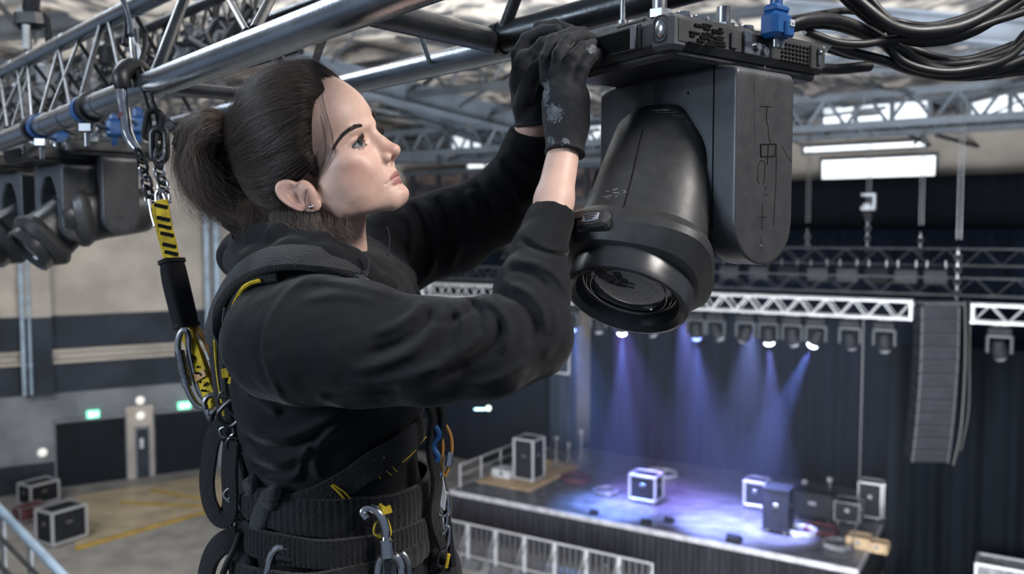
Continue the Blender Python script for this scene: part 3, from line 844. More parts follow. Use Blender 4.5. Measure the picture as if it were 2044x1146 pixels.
# monitor wedges and small floor lights near the stage lip
def wedge(px, py, s, label):
    c = on_stage(px, py); r = empty('monitor_wedge', c, label, 'monitor speaker')
    b = MB(); out = [(-.25*s, 0), (.25*s, 0), (.2*s, .2*s), (-.08*s, .34*s), (-.25*s, .2*s)]
    b.prism(out, c - SD*(.28*s), SV, (0, 0, 1), SD, .56*s, .015); b.build('cabinet', M['case_black'], r)
    b = MB(); b.prism([(.205*s, .03*s), (.222*s, .03*s), (.18*s, .18*s), (.165*s, .18*s)], c - SD*(.24*s), SV, (0, 0, 1), SD, .48*s); b.build('grille', M['speaker'], r, smooth=False)
wedge(1466, 1082, .7, 'black monitor wedge nearest the stage front edge')
wedge(1290, 1046, .5, 'small black floor light at the stage front left of the wedge')
wedge(1186, 1026, .45, 'small black floor light further left on the stage front')
wedge(1336, 1042, .5, 'small dark box on the purple-lit deck')
# loose cables and small gear
rg = random.Random(11)
def clutter(px, py, s, m, label, name='cable_coil', cat='cable coil'):
    c = on_stage(px, py); b = MB()
    for k in range(3):
        pts = [c + Vector((math.cos(t)*s*(1+.2*rg.random()), math.sin(t)*s*(1+.2*rg.random()), .03+.04*k+.02*rg.random())) for t in np.linspace(0, 2*PI, 14)[:-1]]
        b.ring(pts, .03, 6)
    tag(b.build(name, m), label, cat)
clutter(1150, 958, .45, M['maroon'], 'dark red cable coil on the stage right of the tall case')
clutter(1210, 985, .35, M['clutter'], 'grey cable coil on the stage before the purple case')
clutter(1320, 950, .5, M['clutter_w'], 'pale cable coil behind the purple-lit case')
clutter(1600, 1065, .35, M['clutter_w'], 'pale cable coil right of the black rack foot')
clutter(1640, 1062, .4, M['maroon'], 'reddish cable coil on the right of the stage')
clutter(1672, 1092, .35, M['clutter'], 'grey cable coil near the wooden boxes')
clutter(1585, 1008, .35, M['clutter_w'], 'pale cable coil behind the black rack')
for px, py, h, lb in ((1110, 935, 1.1, 'thin stand right of the tall flight case'), (1135, 930, .8, 'short stand second right of the tall flight case'), (1160, 925, 1.2, 'tall thin stand third right of the tall flight case'),
                      (1605, 1020, .9, 'short stand behind the black rack'), (1655, 1022, 1.0, 'thin stand on the gear boxes behind the rack')):
    c = on_stage(px, py); b = MB(); b.cyl(c, c+Vector((0, 0, h)), .022, seg=8)
    for k in range(3):
        a = k*2.09; b.cyl(c+Vector((0, 0, .35)), c+Vector((.28*math.cos(a), .28*math.sin(a), 0.01)), .015, seg=6)
    b.box(c+Vector((0, 0, h)), (.16, .12, .14), RS, .02)
    tag(b.build('equipment_stand', M['clutter']), lb, 'stand')
# rail at the left stage side
r = empty('stage_rail', st(0, 3, SZ), 'pale safety rail along the left side of the stage', 'rail')
b = MB(); b.tube([st(.05, .4, SZ+.75), st(.05, 4.2, SZ+.75)], .03, 8); b.tube([st(.05, .4, SZ+.4), st(.05, 4.2, SZ+.4)], .02, 8); b.build('handrail', M['truss_silver'], r)
for k in range(4):
    b = MB(); b.cyl(st(.05, .4+k*1.26, SZ), st(.05, .4+k*1.26, SZ+.77), .025, seg=8); b.build('post', M['truss_silver'], r)

# crowd barriers before the stage
proto = empty('crowd_barrier', (0, 0, 0)); bw = 1.0
b = MB(); b.cyl((0, 0, 1.12), (bw, 0, 1.12), .03, seg=8); b.cyl((0, 0, .12), (bw, 0, .12), .025, seg=8)
for x in (.02, bw-.02): b.cyl((x, 0, 0), (x, 0, 1.13), .028, seg=8)
b.build('frame', M['truss_silver'], proto, local=True)
b = MB()
for k in range(5): b.box((.12+k*.19, 0, .62), (.09, .012, .98))
b.build('slat_panel', M['speaker_edge'], proto, smooth=False, local=True)
b = MB(); b.box((bw/2, -.35, .02), (bw-.04, .7, .02)); b.cyl((.05, -.6, .03), (.05, -.02, .9), .02, seg=6); b.cyl((bw-.05, -.6, .03), (bw-.05, -.02, .9), .02, seg=6); b.build('foot_plate', M['clutter'], proto, local=True)
for k in range(9):
    o = proto if k == 0 else copy_tree(proto)
    o.location = st(-1.5+k*1.02, -1.3, 0); o.rotation_euler = (0, 0, math.atan2(SD.y, SD.x))
    tag(o, ['leftmost', 'second', 'third', 'fourth', 'fifth', 'sixth', 'seventh', 'eighth', 'ninth'][k] + ' metal crowd barrier in the row before the stage, counted from the left', 'crowd barrier', 'crowd barriers before the stage')

# cyan lamp far on the curtain wall, left gallery rail at lower left
e = empty('wall_light', P(960, 816, 37.5), 'small cyan and white lamp glowing under the raised sleeve', 'lamp')
b = MB(); b.box(P(958, 817, 36.2), (.5, .08, .08), None, .03); b.build('housing', M['lamp_cyan'], e)
b = MB(); b.ball(P(975, 815, 36.0), .11); b.build('bulb', M['exit_w'], e)
e = empty('gallery_rail', P(60, 1060, 9.0), 'pale steel gallery handrail crossing the lower left corner', 'railing')
b = MB(); b.tube([P(-60, 955, 9.6), P(150, 1175, 8.4)], .045, 10); b.build('handrail', M['pipe_blue'], e)
b = MB(); b.tube([P(-60, 1010, 9.6), P(110, 1185, 8.4)], .025, 8); b.tube([P(-60, 1065, 9.6), P(60, 1190, 8.4)], .025, 8); b.build('lower_rail', M['truss_dark'], e)
for px, py in ((5, 1024), (60, 1082), (110, 1134)):
    Y = 9.6 - 1.2*(px+60)/210
    b = MB(); t = P(px, py, Y); b.cyl(t, t-Vector((0, 0, 1.1)), .03, seg=8); b.build('post', M['truss_dark'], e)
b = MB(); b.prism([(-3.2, 1.6), (-1.2, -.9), (-3.2, -.9)], (0, 0, 0), (1, 0, 0), (0, 1, 0), (0, 0, 1), .1)
b = MB(); q = [P(-60, 1000, 9.7), P(150, 1225, 8.4)]
z0 = q[0].z-.8
b.add([Vector((q[0].x, q[0].y, z0)), Vector((q[1].x, q[1].y, z0)), Vector((q[1].x-2.5, q[1].y-.5, z0)), Vector((q[0].x-2.5, q[0].y, z0))] +
      [Vector((q[0].x, q[0].y, z0-.2)), Vector((q[1].x, q[1].y, z0-.2)), Vector((q[1].x-2.5, q[1].y-.5, z0-.2)), Vector((q[0].x-2.5, q[0].y, z0-.2))],
      [(0, 1, 2, 3), (7, 6, 5, 4), (0, 4, 5, 1), (1, 5, 6, 2), (2, 6, 7, 3), (3, 7, 4, 0)])
b.build('walkway', M['beam_dark'], e, smooth=False)
# ================================================================ rigging truss over the technician
M['tube_steel'] = mat('oily_steel_tube', (.33, .37, .42), .25, metal=.97, var=.14, vscale=7, rvar=.05, bump=.05, bscale=120)
M['tube_dark'] = mat('black_steel_tube', (.035, .038, .043), .32, metal=.6, var=.3, vscale=9, rvar=.1, bump=.06, bscale=120)
M['brace_steel'] = mat('dull_brace_steel', (.05, .055, .065), .5, metal=.35, var=.5, vscale=20)
tr = empty('rigging_truss', P(620, 46, 1.19), 'large steel tube truss crossing the top left above the technician', 'truss')
def tubeP(name, pts, r, m, parent, seg=24, bands=()):
    b = MB(); q = [P(*p) for p in pts]; b.tube(q, r, seg)
    for t in bands:
        c = q[0].lerp(q[-1], t); d = (q[-1]-q[0]).normalized(); b.cyl(c-d*.004, c+d*.004, r*1.06, seg=seg)
    return b.build(name, m, parent)
def YA(px): return 1460/(px+600)
def A_(px, off=0): return (px, 283-.3744*(px), YA(px))
def YB(px): return 1860/(px+600)
def B_(px): return (px, 148-.50*px, YB(px))
def YC(px): return 2566/(px+600)
def C_(px): return (px, 330-.2315*px, YC(px))
tubeP('chord', [A_(-60), A_(1150)], .0253, M['tube_steel'], tr, 36, (.33, .385, .477, .275))
tubeP('chord', [B_(-80), B_(640)], .0225, M['tube_steel'], tr, 28, (.3, .38, .5, .7, .8))
tubeP('chord', [C_(-60), C_(1120)], .0245, M['tube_steel'], tr, 32)
tubeP('chord', [(985, 79, 1.52), (1760, -128, 1.22)], .0255, M['tube_dark'], tr, 32)
tubeP('brace', [(680, 8, 1.13), (992, 84, 1.53)], .0205, M['tube_dark'], tr, 28)
tubeP('brace', [(1003, 66, 1.5), (1050, -60, 1.45)], .011, M['tube_dark'], tr, 16)
b = MB(); c0 = P(996, 78, 1.515); d0 = (P(1200, 20, 1.43)-c0).normalized(); b.tube([c0-d0*.006, c0+d0*.006], .0285, 28); b.build('weld_collar', M['tube_dark'], tr)
tubeP('brace', [(310, 150, YA(310)), (378, -30, 1.9)], .0115, M['tube_dark'], tr, 16)
tubeP('brace', [(492, 62, YA(492)), (440, -30, 1.6)], .0058, M['tube_steel'], tr, 12)
tubeP('brace', [(508, 60, YA(508)), (560, -40, 1.6)], .0085, M['tube_dark'], tr, 14)
tubeP('brace', [(330, 175, YA(330)), (660, 205, 2.04)], .0135, M['tube_dark'], tr, 16)
tubeP('brace', [(540, 90, 1.3), (600, 200, 2.1)], .010, M['tube_dark'], tr, 14)
tubeP('brace', [(650, 60, 1.25), (610, 180, 2.1)], .007, M['tube_dark'], tr, 12)
tubeP('brace', [(835, 60, 1.4), (860, 130, 1.76)], .005, M['tube_steel'], tr, 12)
for a, c, r, m in (((142, 222), (116, 92), .0060, 'brace_steel'), ((76, 245), (118, 92), .0055, 'tube_dark'), ((160, 205), (205, 40), .0085, 'brace_steel'),
                   ((246, 175), (215, 36), .0060, 'brace_steel'), ((64, 245), (55, 125), .0055, 'tube_dark'), ((15, 255), (0, 150), .0065, 'tube_dark'), ((47, 240), (34, 135), .005, 'brace_steel'),
                   ((268, 150), (255, 20), .005, 'tube_dark'), ((100, 225), (160, 75), .005, 'tube_dark'), ((-10, 262), (55, 125), .006, 'brace_steel'), ((24, 252), (60, 140), .004, 'brace_steel')):
    tubeP('brace', [(a[0], a[1], YA(a[0])), (c[0], c[1], YB(c[0]))], r*.85, M[m], tr, 12)
# farther lattice of the same truss run toward chord C
for px in (-20, 20, 60, 100, 150, 205, 262):
    tubeP('cross_brace', [A_(px), C_(px+90)], .006, M['tube_dark'], tr, 10)
    tubeP('cross_brace', [B_(px), C_(px+130)], .006, M['tube_dark'], tr, 10)
# second truss line behind, thick with hung cable
t2 = empty('rear_truss', P(200, 120, 4.2), 'dim second truss crowded with cables behind the top left truss', 'truss')
for (x0, y0, Y0), (x1, y1, Y1), r in (((-60, 210, 5.2), (520, -40, 2.9), .02), ((-60, 262, 5.4), (640, 0, 3.2), .022), ((-60, 300, 5.6), (600, 100, 3.6), .02)):
    tubeP('chord', [(x0, y0, Y0), (x1, y1, Y1)], r, M['tube_dark'], t2, 12)
b = MB()
for k in range(22):
    f = k/22; x = -60+580*f; Y = 5.3-2.3*f
    b.cyl(P(x, 215-255*f, Y), P(x+26, 272-230*f+12, Y), .007, seg=6); b.cyl(P(x+26, 215-255*f-10, Y), P(x, 285-200*f, Y), .007, seg=6)
b.build('lattice', M['tube_dark'], t2)
rk = random.Random(4)
for k in range(36):
    b = MB(); f0 = rk.random()*.85; x = -50+560*f0; y = 235-200*f0+rk.uniform(-25, 25); Y = 4.6-2.0*f0; pts = []
    for j in range(6):
        pts.append(P(x, y + rk.uniform(-12, 12) + (28 if j % 2 else 0), Y)); x += rk.uniform(18, 46); y -= rk.uniform(4, 16)
    b.tube(spline(pts, 6), rk.uniform(.007, .014), 6)
    tag(b.build('rig_cable', M['cable'] if k % 3 else M['clutter']), 'loose black cable draped along the dim rear truss at top left', 'cable', 'cables draped on the rear truss')
for k, (px, py) in enumerate(((90, 150), (215, 110), (262, 60), (385, 70), (400, 110), (430, 60), (40, 190), (330, 92), (180, 132), (350, 130))):
    b = MB(); c = P(px, py, 3.4); 
    b.box(c, (.06, .05, .09), Matrix.Rotation(k, 3, 'Z'), .012); b.cyl(c, c+Vector((0, 0, .12)), .012, seg=8); b.ball(c-Vector((0, 0, .06)), .03, 10, 6)
    tag(b.build('truss_clamp', M['black_metal'] if k % 2 else M['clutter']), 'small clamp and connector hanging on the dim rear truss', 'clamp', 'clamps on the rear truss')
# hanging hook with pale sleeve far left
e = empty('rigging_point', P(58, 60, 3.2), 'dark shackle with a pale vertical sleeve above the far left truss', 'shackle')
b = MB(); b.cyl(P(60, 40, 3.2), P(66, -40, 3.2), .03, seg=10); b.box(P(60, 38, 3.2), (.11, .06, .08), None, .02); b.link_oval(P(76, 70, 3.2), (0, 0, 1), (1, 0, 0), .16, .08, .013, 8, 14); b.build('shackle_body', M['black_metal'], e)
b = MB(); b.cyl(P(52, 50, 3.15), P(53, 98, 3.15), .013, seg=12); b.build('sleeve', M['clutter_w'], e)

def clamp_ring(c, axis, r, w, m, label, name='truss_clamp', th=.006):
    e = empty(name, c, label, 'clamp')
    b = MB(); ax = Vector(axis).normalized()
    b.lathe([(-w/2, r+.001), (-w/2, r+th), (w/2, r+th), (w/2, r+.001)], c, ax, 24, cap=False); b.build('band', m, e)
    x, y, z = frame_from(ax); dn = Vector((0, 0, -1)); dn = (dn - ax*dn.dot(ax)).normalized()
    b = MB(); b.box(Vector(c)+dn*(r+.014), (w*1.2, .02, .024), None, .004); b.cyl(Vector(c)+dn*(r+.01), Vector(c)+dn*(r+.055), .006, seg=10); b.build('bolt', M['steel'], e)
    return e
dA = (P(*A_(880))-P(*A_(-60))).normalized()
for px, lb in ((172, 'bright blue band clamp on the near truss tube right of the small fixtures'), (82, 'blue band clamp further along the truss tube at far left')):
    clamp_ring(P(*A_(px)), dA, .0255, .028, M['blue'], lb)
for px, lb in ((186, 'black rubber collar beside the bright blue truss clamp'), (72, 'black collar beside the far left blue truss clamp')):
    b = MB(); b.lathe([(-.012, .026), (-.012, .034), (.012, .034), (.012, .026)], P(*A_(px)), dA, 20, cap=False)
    tag(b.build('rubber_collar', M['cable']), lb, 'collar')
# ================================================================ moving head fixtures
M['fix_dark'] = mat('fixture_black_plastic', (.032, .032, .033), .42, rvar=.07, vscale=30, var=.12, bump=.02, bscale=500)
M['fix_grey_lit'] = mat('fixture_grey_lit_plastic', (.070, .075, .083), .36, rvar=.06, vscale=20, var=.1, bump=.02, bscale=500)  # lighter plastic; cool side light on the yoke is put into its colour
M['fix_ring'] = mat('fixture_bezel_plastic', (.028, .029, .032), .28, rvar=.06, vscale=20)
M['lens'] = mat('front_lens_glass', (.24, .25, .27), .06, metal=.9, bump=.03, bscale=30, stretch=(1, 5, 1), detail=0)
M['mark'] = mat('worn_black_marking', (.004, .004, .004), .8)
M['scuff'] = mat('pale_scuffs', (.30, .30, .31), .6)
L3, WY, HB = .333, .245, .050
def stadium(w, z0, z1, n=14):
    """rounded-bottom slab outline in x,z"""
    r = w/2; pts = [(-r, z1), (-r, z0+r)]
    for k in range(1, n): a = PI + PI*k/n; pts.append((r*math.cos(a), z0+r+r*math.sin(a)))
    pts += [(r, z0+r), (r, z1)]; return pts
YW, YT, YX = .278, .054, .062        # yoke width, arm thickness, half depth
def yoke_sdf(p):
    x, y, z = p[..., 0], p[..., 1], p[..., 2]
    ay = np.abs(y)
    xw = YX - .006*np.clip((-z-.05)/.2, 0, 1)*0
    # U outline
    box = np.maximum.reduce([np.abs(x)-xw, ay-YW/2, z-(-.008), -z-.285])
    # rounded foot of each arm
    cz = -.285+YX; dd = np.sqrt(x*x + np.minimum(z-cz, 0)**2) - YX
    box = np.maximum(box, np.where(z < cz, dd, -1))
    # sloping shoulders
    sh = (ay*.35 + (z+.008)*.94) - .044; box = smax(box, sh*1.0, .012)
    # arch opening
    hw = YW/2 - YT
    op = np.maximum(ay-hw, z+.052)
    op = smax(op, (ay*.78 + (z+.052)*.62) - .026, .016)
    d = smax(box, -op, .006)
    # seam groove parallel to the outer face
    g = np.maximum(np.abs(ay-(YW/2-.022))-.0012, -(x+YX-.002)); g = np.maximum(g, np.abs(x)-YX-1) 
    return d
def make_fixture(name, loc, yaw, tilt, label, cat, group=None, detail=True):
    root = empty(name, loc, label, cat, group); root.rotation_euler = (0, 0, yaw)
    K = dict(parent=root, local=True)
    # --- base box, origin at its underside centre
    b = MB(); b.box((0, 0, HB/2+.002), (L3, WY, HB-.004), None, .009)
    b.box((0, 0, .001), (L3*.93, WY*.90, .014), None, .005); base = b.build('base', M['fix_dark'], **K)
    S = dict(parent=base, local=True)
    b = MB(); b.box((-L3/2-.001, .022, .028), (.004, WY*.70, .034), None, .0015); b.build('side_panel', M['black_plastic'], **S)
    b = MB(); b.box((-L3/2+.012, -WY/2+.021, .026), (.032, .040, .047), None, .006); b.build('corner_block', M['fix_grey_lit'], **S)
    b = MB()
    b.ball((-L3/2-.004, -WY/2+.021, .030), (.004, .009, .013), 16, 10); b.build('button', M['chrome'], **S)
    if detail:
        b = MB(); b.ring([(-L3/2-.004, -WY/2+.021+.0125*math.copysign(abs(math.cos(t))**.6, math.cos(t)), .030+.0165*math.copysign(abs(math.sin(t))**.6, math.sin(t))) for t in np.linspace(0, 2*PI, 25)[:-1]], .0016, 6); b.build('button_rim', M['fix_dark'], **S)
        b = MB()
        for k in range(9): b.box((-L3/2-.004, .022, .016+k*.003), (.003, WY*.62, .0011))
        b.build('vent_lines', M['mark'], **S)
        b = MB(); b.box((-L3/2-.005, -.052, .028), (.005, .010, .032), None, .001); b.build('connector', M['clutter'], **S); b = MB(); b.box((-L3/2-.006, .085, .022), (.004, .016, .016), None, .001); b.build('connector', M['clutter'], **S)
        b = MB(); rv = random.Random(2)
        for k in range(26):
            x = rv.uniform(-.135, -.075); b.box((x, -WY/2-.0005, rv.uniform(.012, .040)), (rv.uniform(.006, .022), .003, rv.uniform(.0015, .004)))
        b.build('vent_slots', M['mark'], **S); b = MB()
        for k in range(40):
            x = .055+.0085*(k % 8); b.box((x, -WY/2-.0005, .012+.006*(k//8)), (.0045, .003, .0028))
        b.build('vent_slots', M['mark'], **S)
        b = MB(); b.box((-.052, -WY/2-.001, .026), (.013, .005, .022), None, .001); b.box((.134, -WY/2-.001, .025), (.03, .005, .036), None, .002); b.build('cover_plate', M['fix_dark'], **S)
        b = MB(); b.box((-.006, -WY/2-.002, .020), (.052, .006, .018), None, .001); b.box((-.025, -WY/2-.002, .031), (.014, .006, .024), None, .001)
        b.cyl((.008, -WY/2-.01, .018), (.008, -WY/2, .018), .006, seg=12); b.cyl((-.008, -WY/2-.01, .022), (-.008, -WY/2, .022), .005, seg=12); b.build('bracket_plate', M['steel'], **S)
        b = MB(); b.box((.136, -WY/2-.004, .026), (.006, .006, .026), None, .001); b.ball((.136, -WY/2-.006, .032), .004, 8, 6); b.build('latch', M['steel'], **S)
        b = MB(); 
        for x, y in ((-.05, .03), (-.02, -.01), (.03, -.05)): b.cyl((x, y, -.008), (x, y, .0), .0065, .0075, seg=12)
        b.build('bolts', M['chrome'], **S)
    b = MB()
    for x in (-.085, -.05, .05):
        b.cyl((x, -.06, HB), (x, -.06, HB+.022), .011, seg=14); b.cyl((x, -.06, HB+.016), (x, -.06, HB+.021), .014, seg=6)
    b.build('stud', M['chrome'], **S)
    # --- pivot and yoke
    b = MB(); b.lathe([(0, .055), (-.012, .055), (-.012, .048)], (0, 0, -.0), (0, 0, 1), 28); b.build('pivot', M['black_plastic'], **K)
    V, F = sdf_mesh(yoke_sdf, (-.08, -.155, -.30), (.08, .155, .01), .0024 if detail else .005, 1)
    V = V + np.array([0, 0, .003])
    midx = np.zeros(len(F), int); fc = V[F].mean(1); midx[(np.abs(fc[:, 1]) > YW/2-.0012)] = 1  # outer arm faces stay dark, the rest carries side light as colour
    yk = np_object('yoke', V, F, [M['fix_grey_lit'], M['fix_dark']], root, midx, local=True)
    if detail:
        def fx(px): return -YX + (px-1465)/120*2*YX
        def fz(py): return .003 - (py-134)/400*.28
        b = MB()
        for st_, w in (([(1513, 226), (1536, 224)], 1.2), ([(1527, 225), (1526, 250), (1528, 262)], 1.2), ([(1530, 262), (1531, 282), (1536, 296)], .9), ([(1515, 300), (1516, 326)], 2.4), ([(1515, 301), (1546, 297), (1546, 322), (1517, 325)], 1.8),
                       ([(1531, 298), (1530, 340)], 1.4), ([(1516, 332), (1510, 345), (1510, 372)], 1.1), ([(1516, 332), (1525, 335), (1525, 352), (1523, 378)], 1.1), ([(1549, 296), (1549, 380), (1545, 462)], 1.0), ([(1510, 372), (1514, 378)], 1),
                       ([(1521, 418), (1521, 470)], 1.0), ([(1514, 446), (1530, 444)], .9), ([(1520, 488), (1520, 510)], .8), ([(1527, 384), (1527, 392)], 1), ([(1522, 400), (1532, 400)], .8), ([(1560, 300), (1575, 322), (1584, 330)], .7), ([(1500, 180), (1502, 300)], .3)):
            b.tube([(fx(x), -YW/2-.0001, fz(y)) for x, y in st_], w*.0005, 5)
        b.build('worn_marking', M['mark'], yk, local=True)
        b = MB()
        for (x, y) in ((1521, 148), (1525, 166), (1519, 502)): b.ball((fx(x), -YW/2-.0002, fz(y)), (.0008, .0006, .002), 6, 4)
        b.build('scuff_spots', M['scuff'], yk, local=True)
    # --- head, own pivot, lens along local -Z before tilting
    hp = bpy.data.objects.new('lamp_head', None)
    prof = [(-.128, .035), (-.127, .058), (-.119, .078), (-.10, .0845), (-.04, .0870), (.03, .0885), (.085, .0945), (.100, .1060), (.108, .1095), (.118, .1080), (.142, .0935), (.146, .085)]
    ex = [2, 2, 2.2, 2.4, 2.6, 2.9, 3.1, 3.3, 3.3, 3.3, 2.7, 2.2]
    b = MB(); b.lathe(prof, (0, 0, 0), (0, 0, -1), 72 if detail else 32, ex)
    for sgn in (-1, 1): b.cyl((0, sgn*.06, 0), (0, sgn*.0885, 0), .040, seg=24)
    hd = b.build('lamp_head', M['fix_dark'], root, local=True, angle=17)
    hd.location = (0, 0, -.205); hd.rotation_euler = (0, tilt, 0)
    H = dict(parent=hd, local=True)
    b = MB(); sg = 64 if detail else 28
    b.lathe([(.140, .085), (.144, .0885), (.170, .0885), (.178, .0865), (.1795, .082), (.172, .0735), (.158, .0705), (.150, .070)], (0, 0, 0), (0, 0, -1), sg, cap=False); b.build('bezel', M['fix_ring'], **H)
    b = MB(); pr = [(.158, .0705)]
    for k in range(16):
        r = .0695*(1-k/16.0); z = .150 + .020*(1-(r/.0695)**2); pr.append((z, r))
        if k in (0, 1, 2): pr.append((z+.0015, r-.0018))
    pr.append((.170, 0))
    b.lathe(pr, (0, 0, 0), (0, 0, -1), sg, cap=False); b.build('lens', M['lens'], **H)
    b = MB(); b.lathe([(.148, .0695), (.150, .067), (.154, .067), (.156, .0702)], (0, 0, 0), (0, 0, -1), sg, cap=False); b.build('lens_gasket', M['black_plastic'], **H)
    if detail:
        pass
    return root, hd
EXW = Vector((.815, .58, 0)); EYW = Vector((-.58, .815, 0)); YAW = math.atan2(.58, .815)
corner = P(1345, 99, 1.12)
BC = corner + EXW*(L3/2) + EYW*(WY/2)
big, bighead = make_fixture('moving_head_light', BC, YAW, math.radians(41), 'large black moving head light the technician is holding under the truss', 'stage light')
ha = Vector((-.30, -.51, -.80)).normalized(); lensC = P(1252, 590, 1.185); pvw = lensC - ha*.168
Rb = Matrix.Rotation(YAW, 3, 'Z').inverted(); bighead.location = Rb @ (pvw - BC); al = (Rb @ ha)*-1
yl = (Vector((0, 1, 0)) - al*al.y).normalized(); xl = yl.cross(al); cr_, sr_ = math.cos(.6), math.sin(.6); xl, yl = xl*cr_ + yl*sr_, yl*cr_ - xl*sr_; bighead.rotation_euler = Matrix((xl, yl, al)).transposed().to_euler()
# blue safety clamp on its base
e = empty('blue_clamp', P(1510, 50, 1.2), 'glossy blue clamp gripping the base of the large fixture', 'clamp')
cc = BC + EXW*(.022) - EYW*(WY/2+.014) + Vector((0, 0, .054)); Rc = Matrix((EXW, EYW, Vector((0, 0, 1)))).transposed()
b = MB(); b.box(cc, (.040, .030, .036), Rc, .006); b.box(cc+Vector((0, 0, .022)), (.034, .024, .012), Rc, .004); b.box(cc+Vector((0, 0, -.006))-EYW*.016+EXW*.008, (.020, .006, .024), Rc, .003); b.build('clamp_body', M['blue'], e)
b = MB(); b.box(cc-EYW*.0195+EXW*.010+Vector((0, 0, .001)), (.010, .003, .010), Rc, .001); b.ball(cc-EYW*.021+EXW*.010+Vector((0, 0, .001)), .0022, 8, 6); b.build('indicator', M['clutter_w'], e)
b = MB(); b.box(cc+Vector((0, 0, .046)), (.040, .034, .014), Rc, .005); b.cyl(cc+Vector((0, 0, .02)), cc+Vector((0, 0, .075)), .009, seg=14); b.build('upper_jaw', M['blue'], e)
b = MB(); b.cyl(cc+Vector((0, 0, -.03)), cc+Vector((0, 0, -.012)), .006, seg=12); b.cyl(cc+EXW*.012+Vector((0, 0, -.030)), cc+EXW*.012+Vector((0, 0, -.012)), .005, seg=12); b.build('bolt', M['steel'], e)
b = MB(); b.tube(spline([cc+Vector((0, .01, .07)), cc+EXW*.03+Vector((0, .02, .085)), cc+EXW*.06+Vector((0, .03, .06))]), .003, 6); b.build('safety_loop', M['cable'], e)
# half coupler holding the base on the tube above
e = empty('half_coupler', BC+Vector((0, 0, HB)), 'dark coupler joining the large fixture base to the tube above', 'clamp')
b = MB(); b.box(BC+Vector((0, 0, HB+.010)), (.26, .06, .012), Rc, .003); b.build('plate', M['black_metal'], e)
for s in (-1, 1):
    b = MB(); q = BC + EXW*(.07*s) + Vector((0, 0, HB+.016)); b.cyl(q, q+Vector((0, 0, .05)), .011, seg=14); b.cyl(q+Vector((0, 0, .012)), q+Vector((0, 0, .024)), .018, seg=6); b.build('coupler', M['steel'], e)
b = MB(); q = P(1243, 42, 1.33); b.cyl(q, q+Vector((0, 0, .035)), .0045, seg=12); b.cyl(q+Vector((0, 0, -.006)), q, .009, seg=12); b.box(q+Vector((0, 0, -.012)), (.026, .02, .012), Rc, .003)
tag(b.build('threaded_bolt', M['steel']), 'steel threaded bolt standing on the base left of its bright button', 'bolt')

# details on the big head, placed round its barrel
hl = Matrix((xl, yl, al)).transposed(); inv = (Matrix.Rotation(YAW, 3, 'Z') @ hl).inverted()
def hdir(w): v = inv @ Vector(w); v.z = 0; return v.normalized()
dl = hdir((-.66, -.72, .2)); dc = hdir((.1, -1, .1)); Zl = Vector((0, 0, 1))
def on(par, b, name, m): o = b.build(name, m, bighead, local=True); return o
x_, y_, z_ = frame_from((0, 0, -1)); RF = .109*(abs(dl.dot(x_))**3.3+abs(dl.dot(y_))**3.3)**(-1/3.3)
s_ = Zl.cross(dl); Rl = Matrix((s_, dl, Zl)).transposed()
b = MB(); b.box(dl*(RF-.0095)+Vector((0, 0, -.121)), (.050, .018, .026), Rl, .004); on(0, b, 'corner_recess', M['fix_ring'])
b = MB(); b.box(dl*(RF+.0003)+Vector((0, 0, -.120)), (.027, .003, .013), Rl, .002); on(0, b, 'label_plate', M['clutter'])
b = MB()
for k in range(3): b.box(dl*(RF+.0022)+Vector((0, 0, -.117-.0035*k)), (.020-.004*k, .0012, .0009), Rl)
on(0, b, 'label_print', M['mark'])
def rad_at(t):
    return float(np.interp(t, [-.118, -.10, -.04, .03, .085, .10], [.078, .0845, .0870, .0885, .0945, .104]))
def barrel_line(a0, t0, a1, t1, r, n=14):
    P_ = []
    for i in range(n):
        f = i/(n-1); a = a0+(a1-a0)*f; t = t0+(t1-t0)*f; d = dc*math.cos(a)+Zl.cross(dc)*math.sin(a)
        e_ = float(np.interp(t, [-.118, -.04, .03, .1], [2.2, 2.6, 2.9, 3.3])); x_, y_, z_ = frame_from((0, 0, -1)); ca, sa = abs(d.dot(x_)), abs(d.dot(y_))
        P_.append(d*(rad_at(t)*(ca**e_+sa**e_)**(-1/e_)+.0001) + Zl*(-t))
    return b.tube(P_, r, 5)
for a_ in ((-.75, -.62), (.95, .9)): b = MB(); barrel_line(a_[0], -.06, a_[1], .098, .0009); on(0, b, 'panel_seam', M['mark'])
rs = random.Random(9); b = MB()
for k in range(16):
    a = rs.uniform(-.75, .55); t = rs.uniform(-.112, -.085); barrel_line(a, t, a+rs.uniform(.08, .35), t+rs.uniform(-.006, .006), rs.uniform(.0002, .0005), 6)
for k in range(12):
    a = -1.0+rs.uniform(0, .35); t = .055+rs.uniform(0, .02); barrel_line(a, t, a+rs.uniform(.03, .09), t+rs.uniform(-.003, .003), rs.uniform(.0002, .0005), 4)
on(0, b, 'scuff_marks', M['scuff'])
b = MB(); b.box((-YX+.0005, -(YW/2-.040), -.115), (.0028, .0018, .23)); b.build('seam_gap', M['mark'], [c for c in big.children if c.name.startswith('yoke')][0], local=True)
b = MB(); b.box((-YX-.0002, -(YW/2-.088), -.036), (.001, .003, .004)); b.build('screw_hole', M['mark'], [c for c in big.children if c.name.startswith('yoke')][0], local=True)

b = MB()  # polished rings added over the lens to catch highlights
for r_, z_2, w_ in ((.0665, .1555, .0012), (.061, .1600, .0007), (.0545, .1635, .0009)):
    b.ring([(r_*math.cos(t), r_*math.sin(t), -z_2) for t in np.linspace(0, 2*PI, 65)[:-1]], w_, 6)
on(0, b, 'lens_glint_rings', M['chrome'])

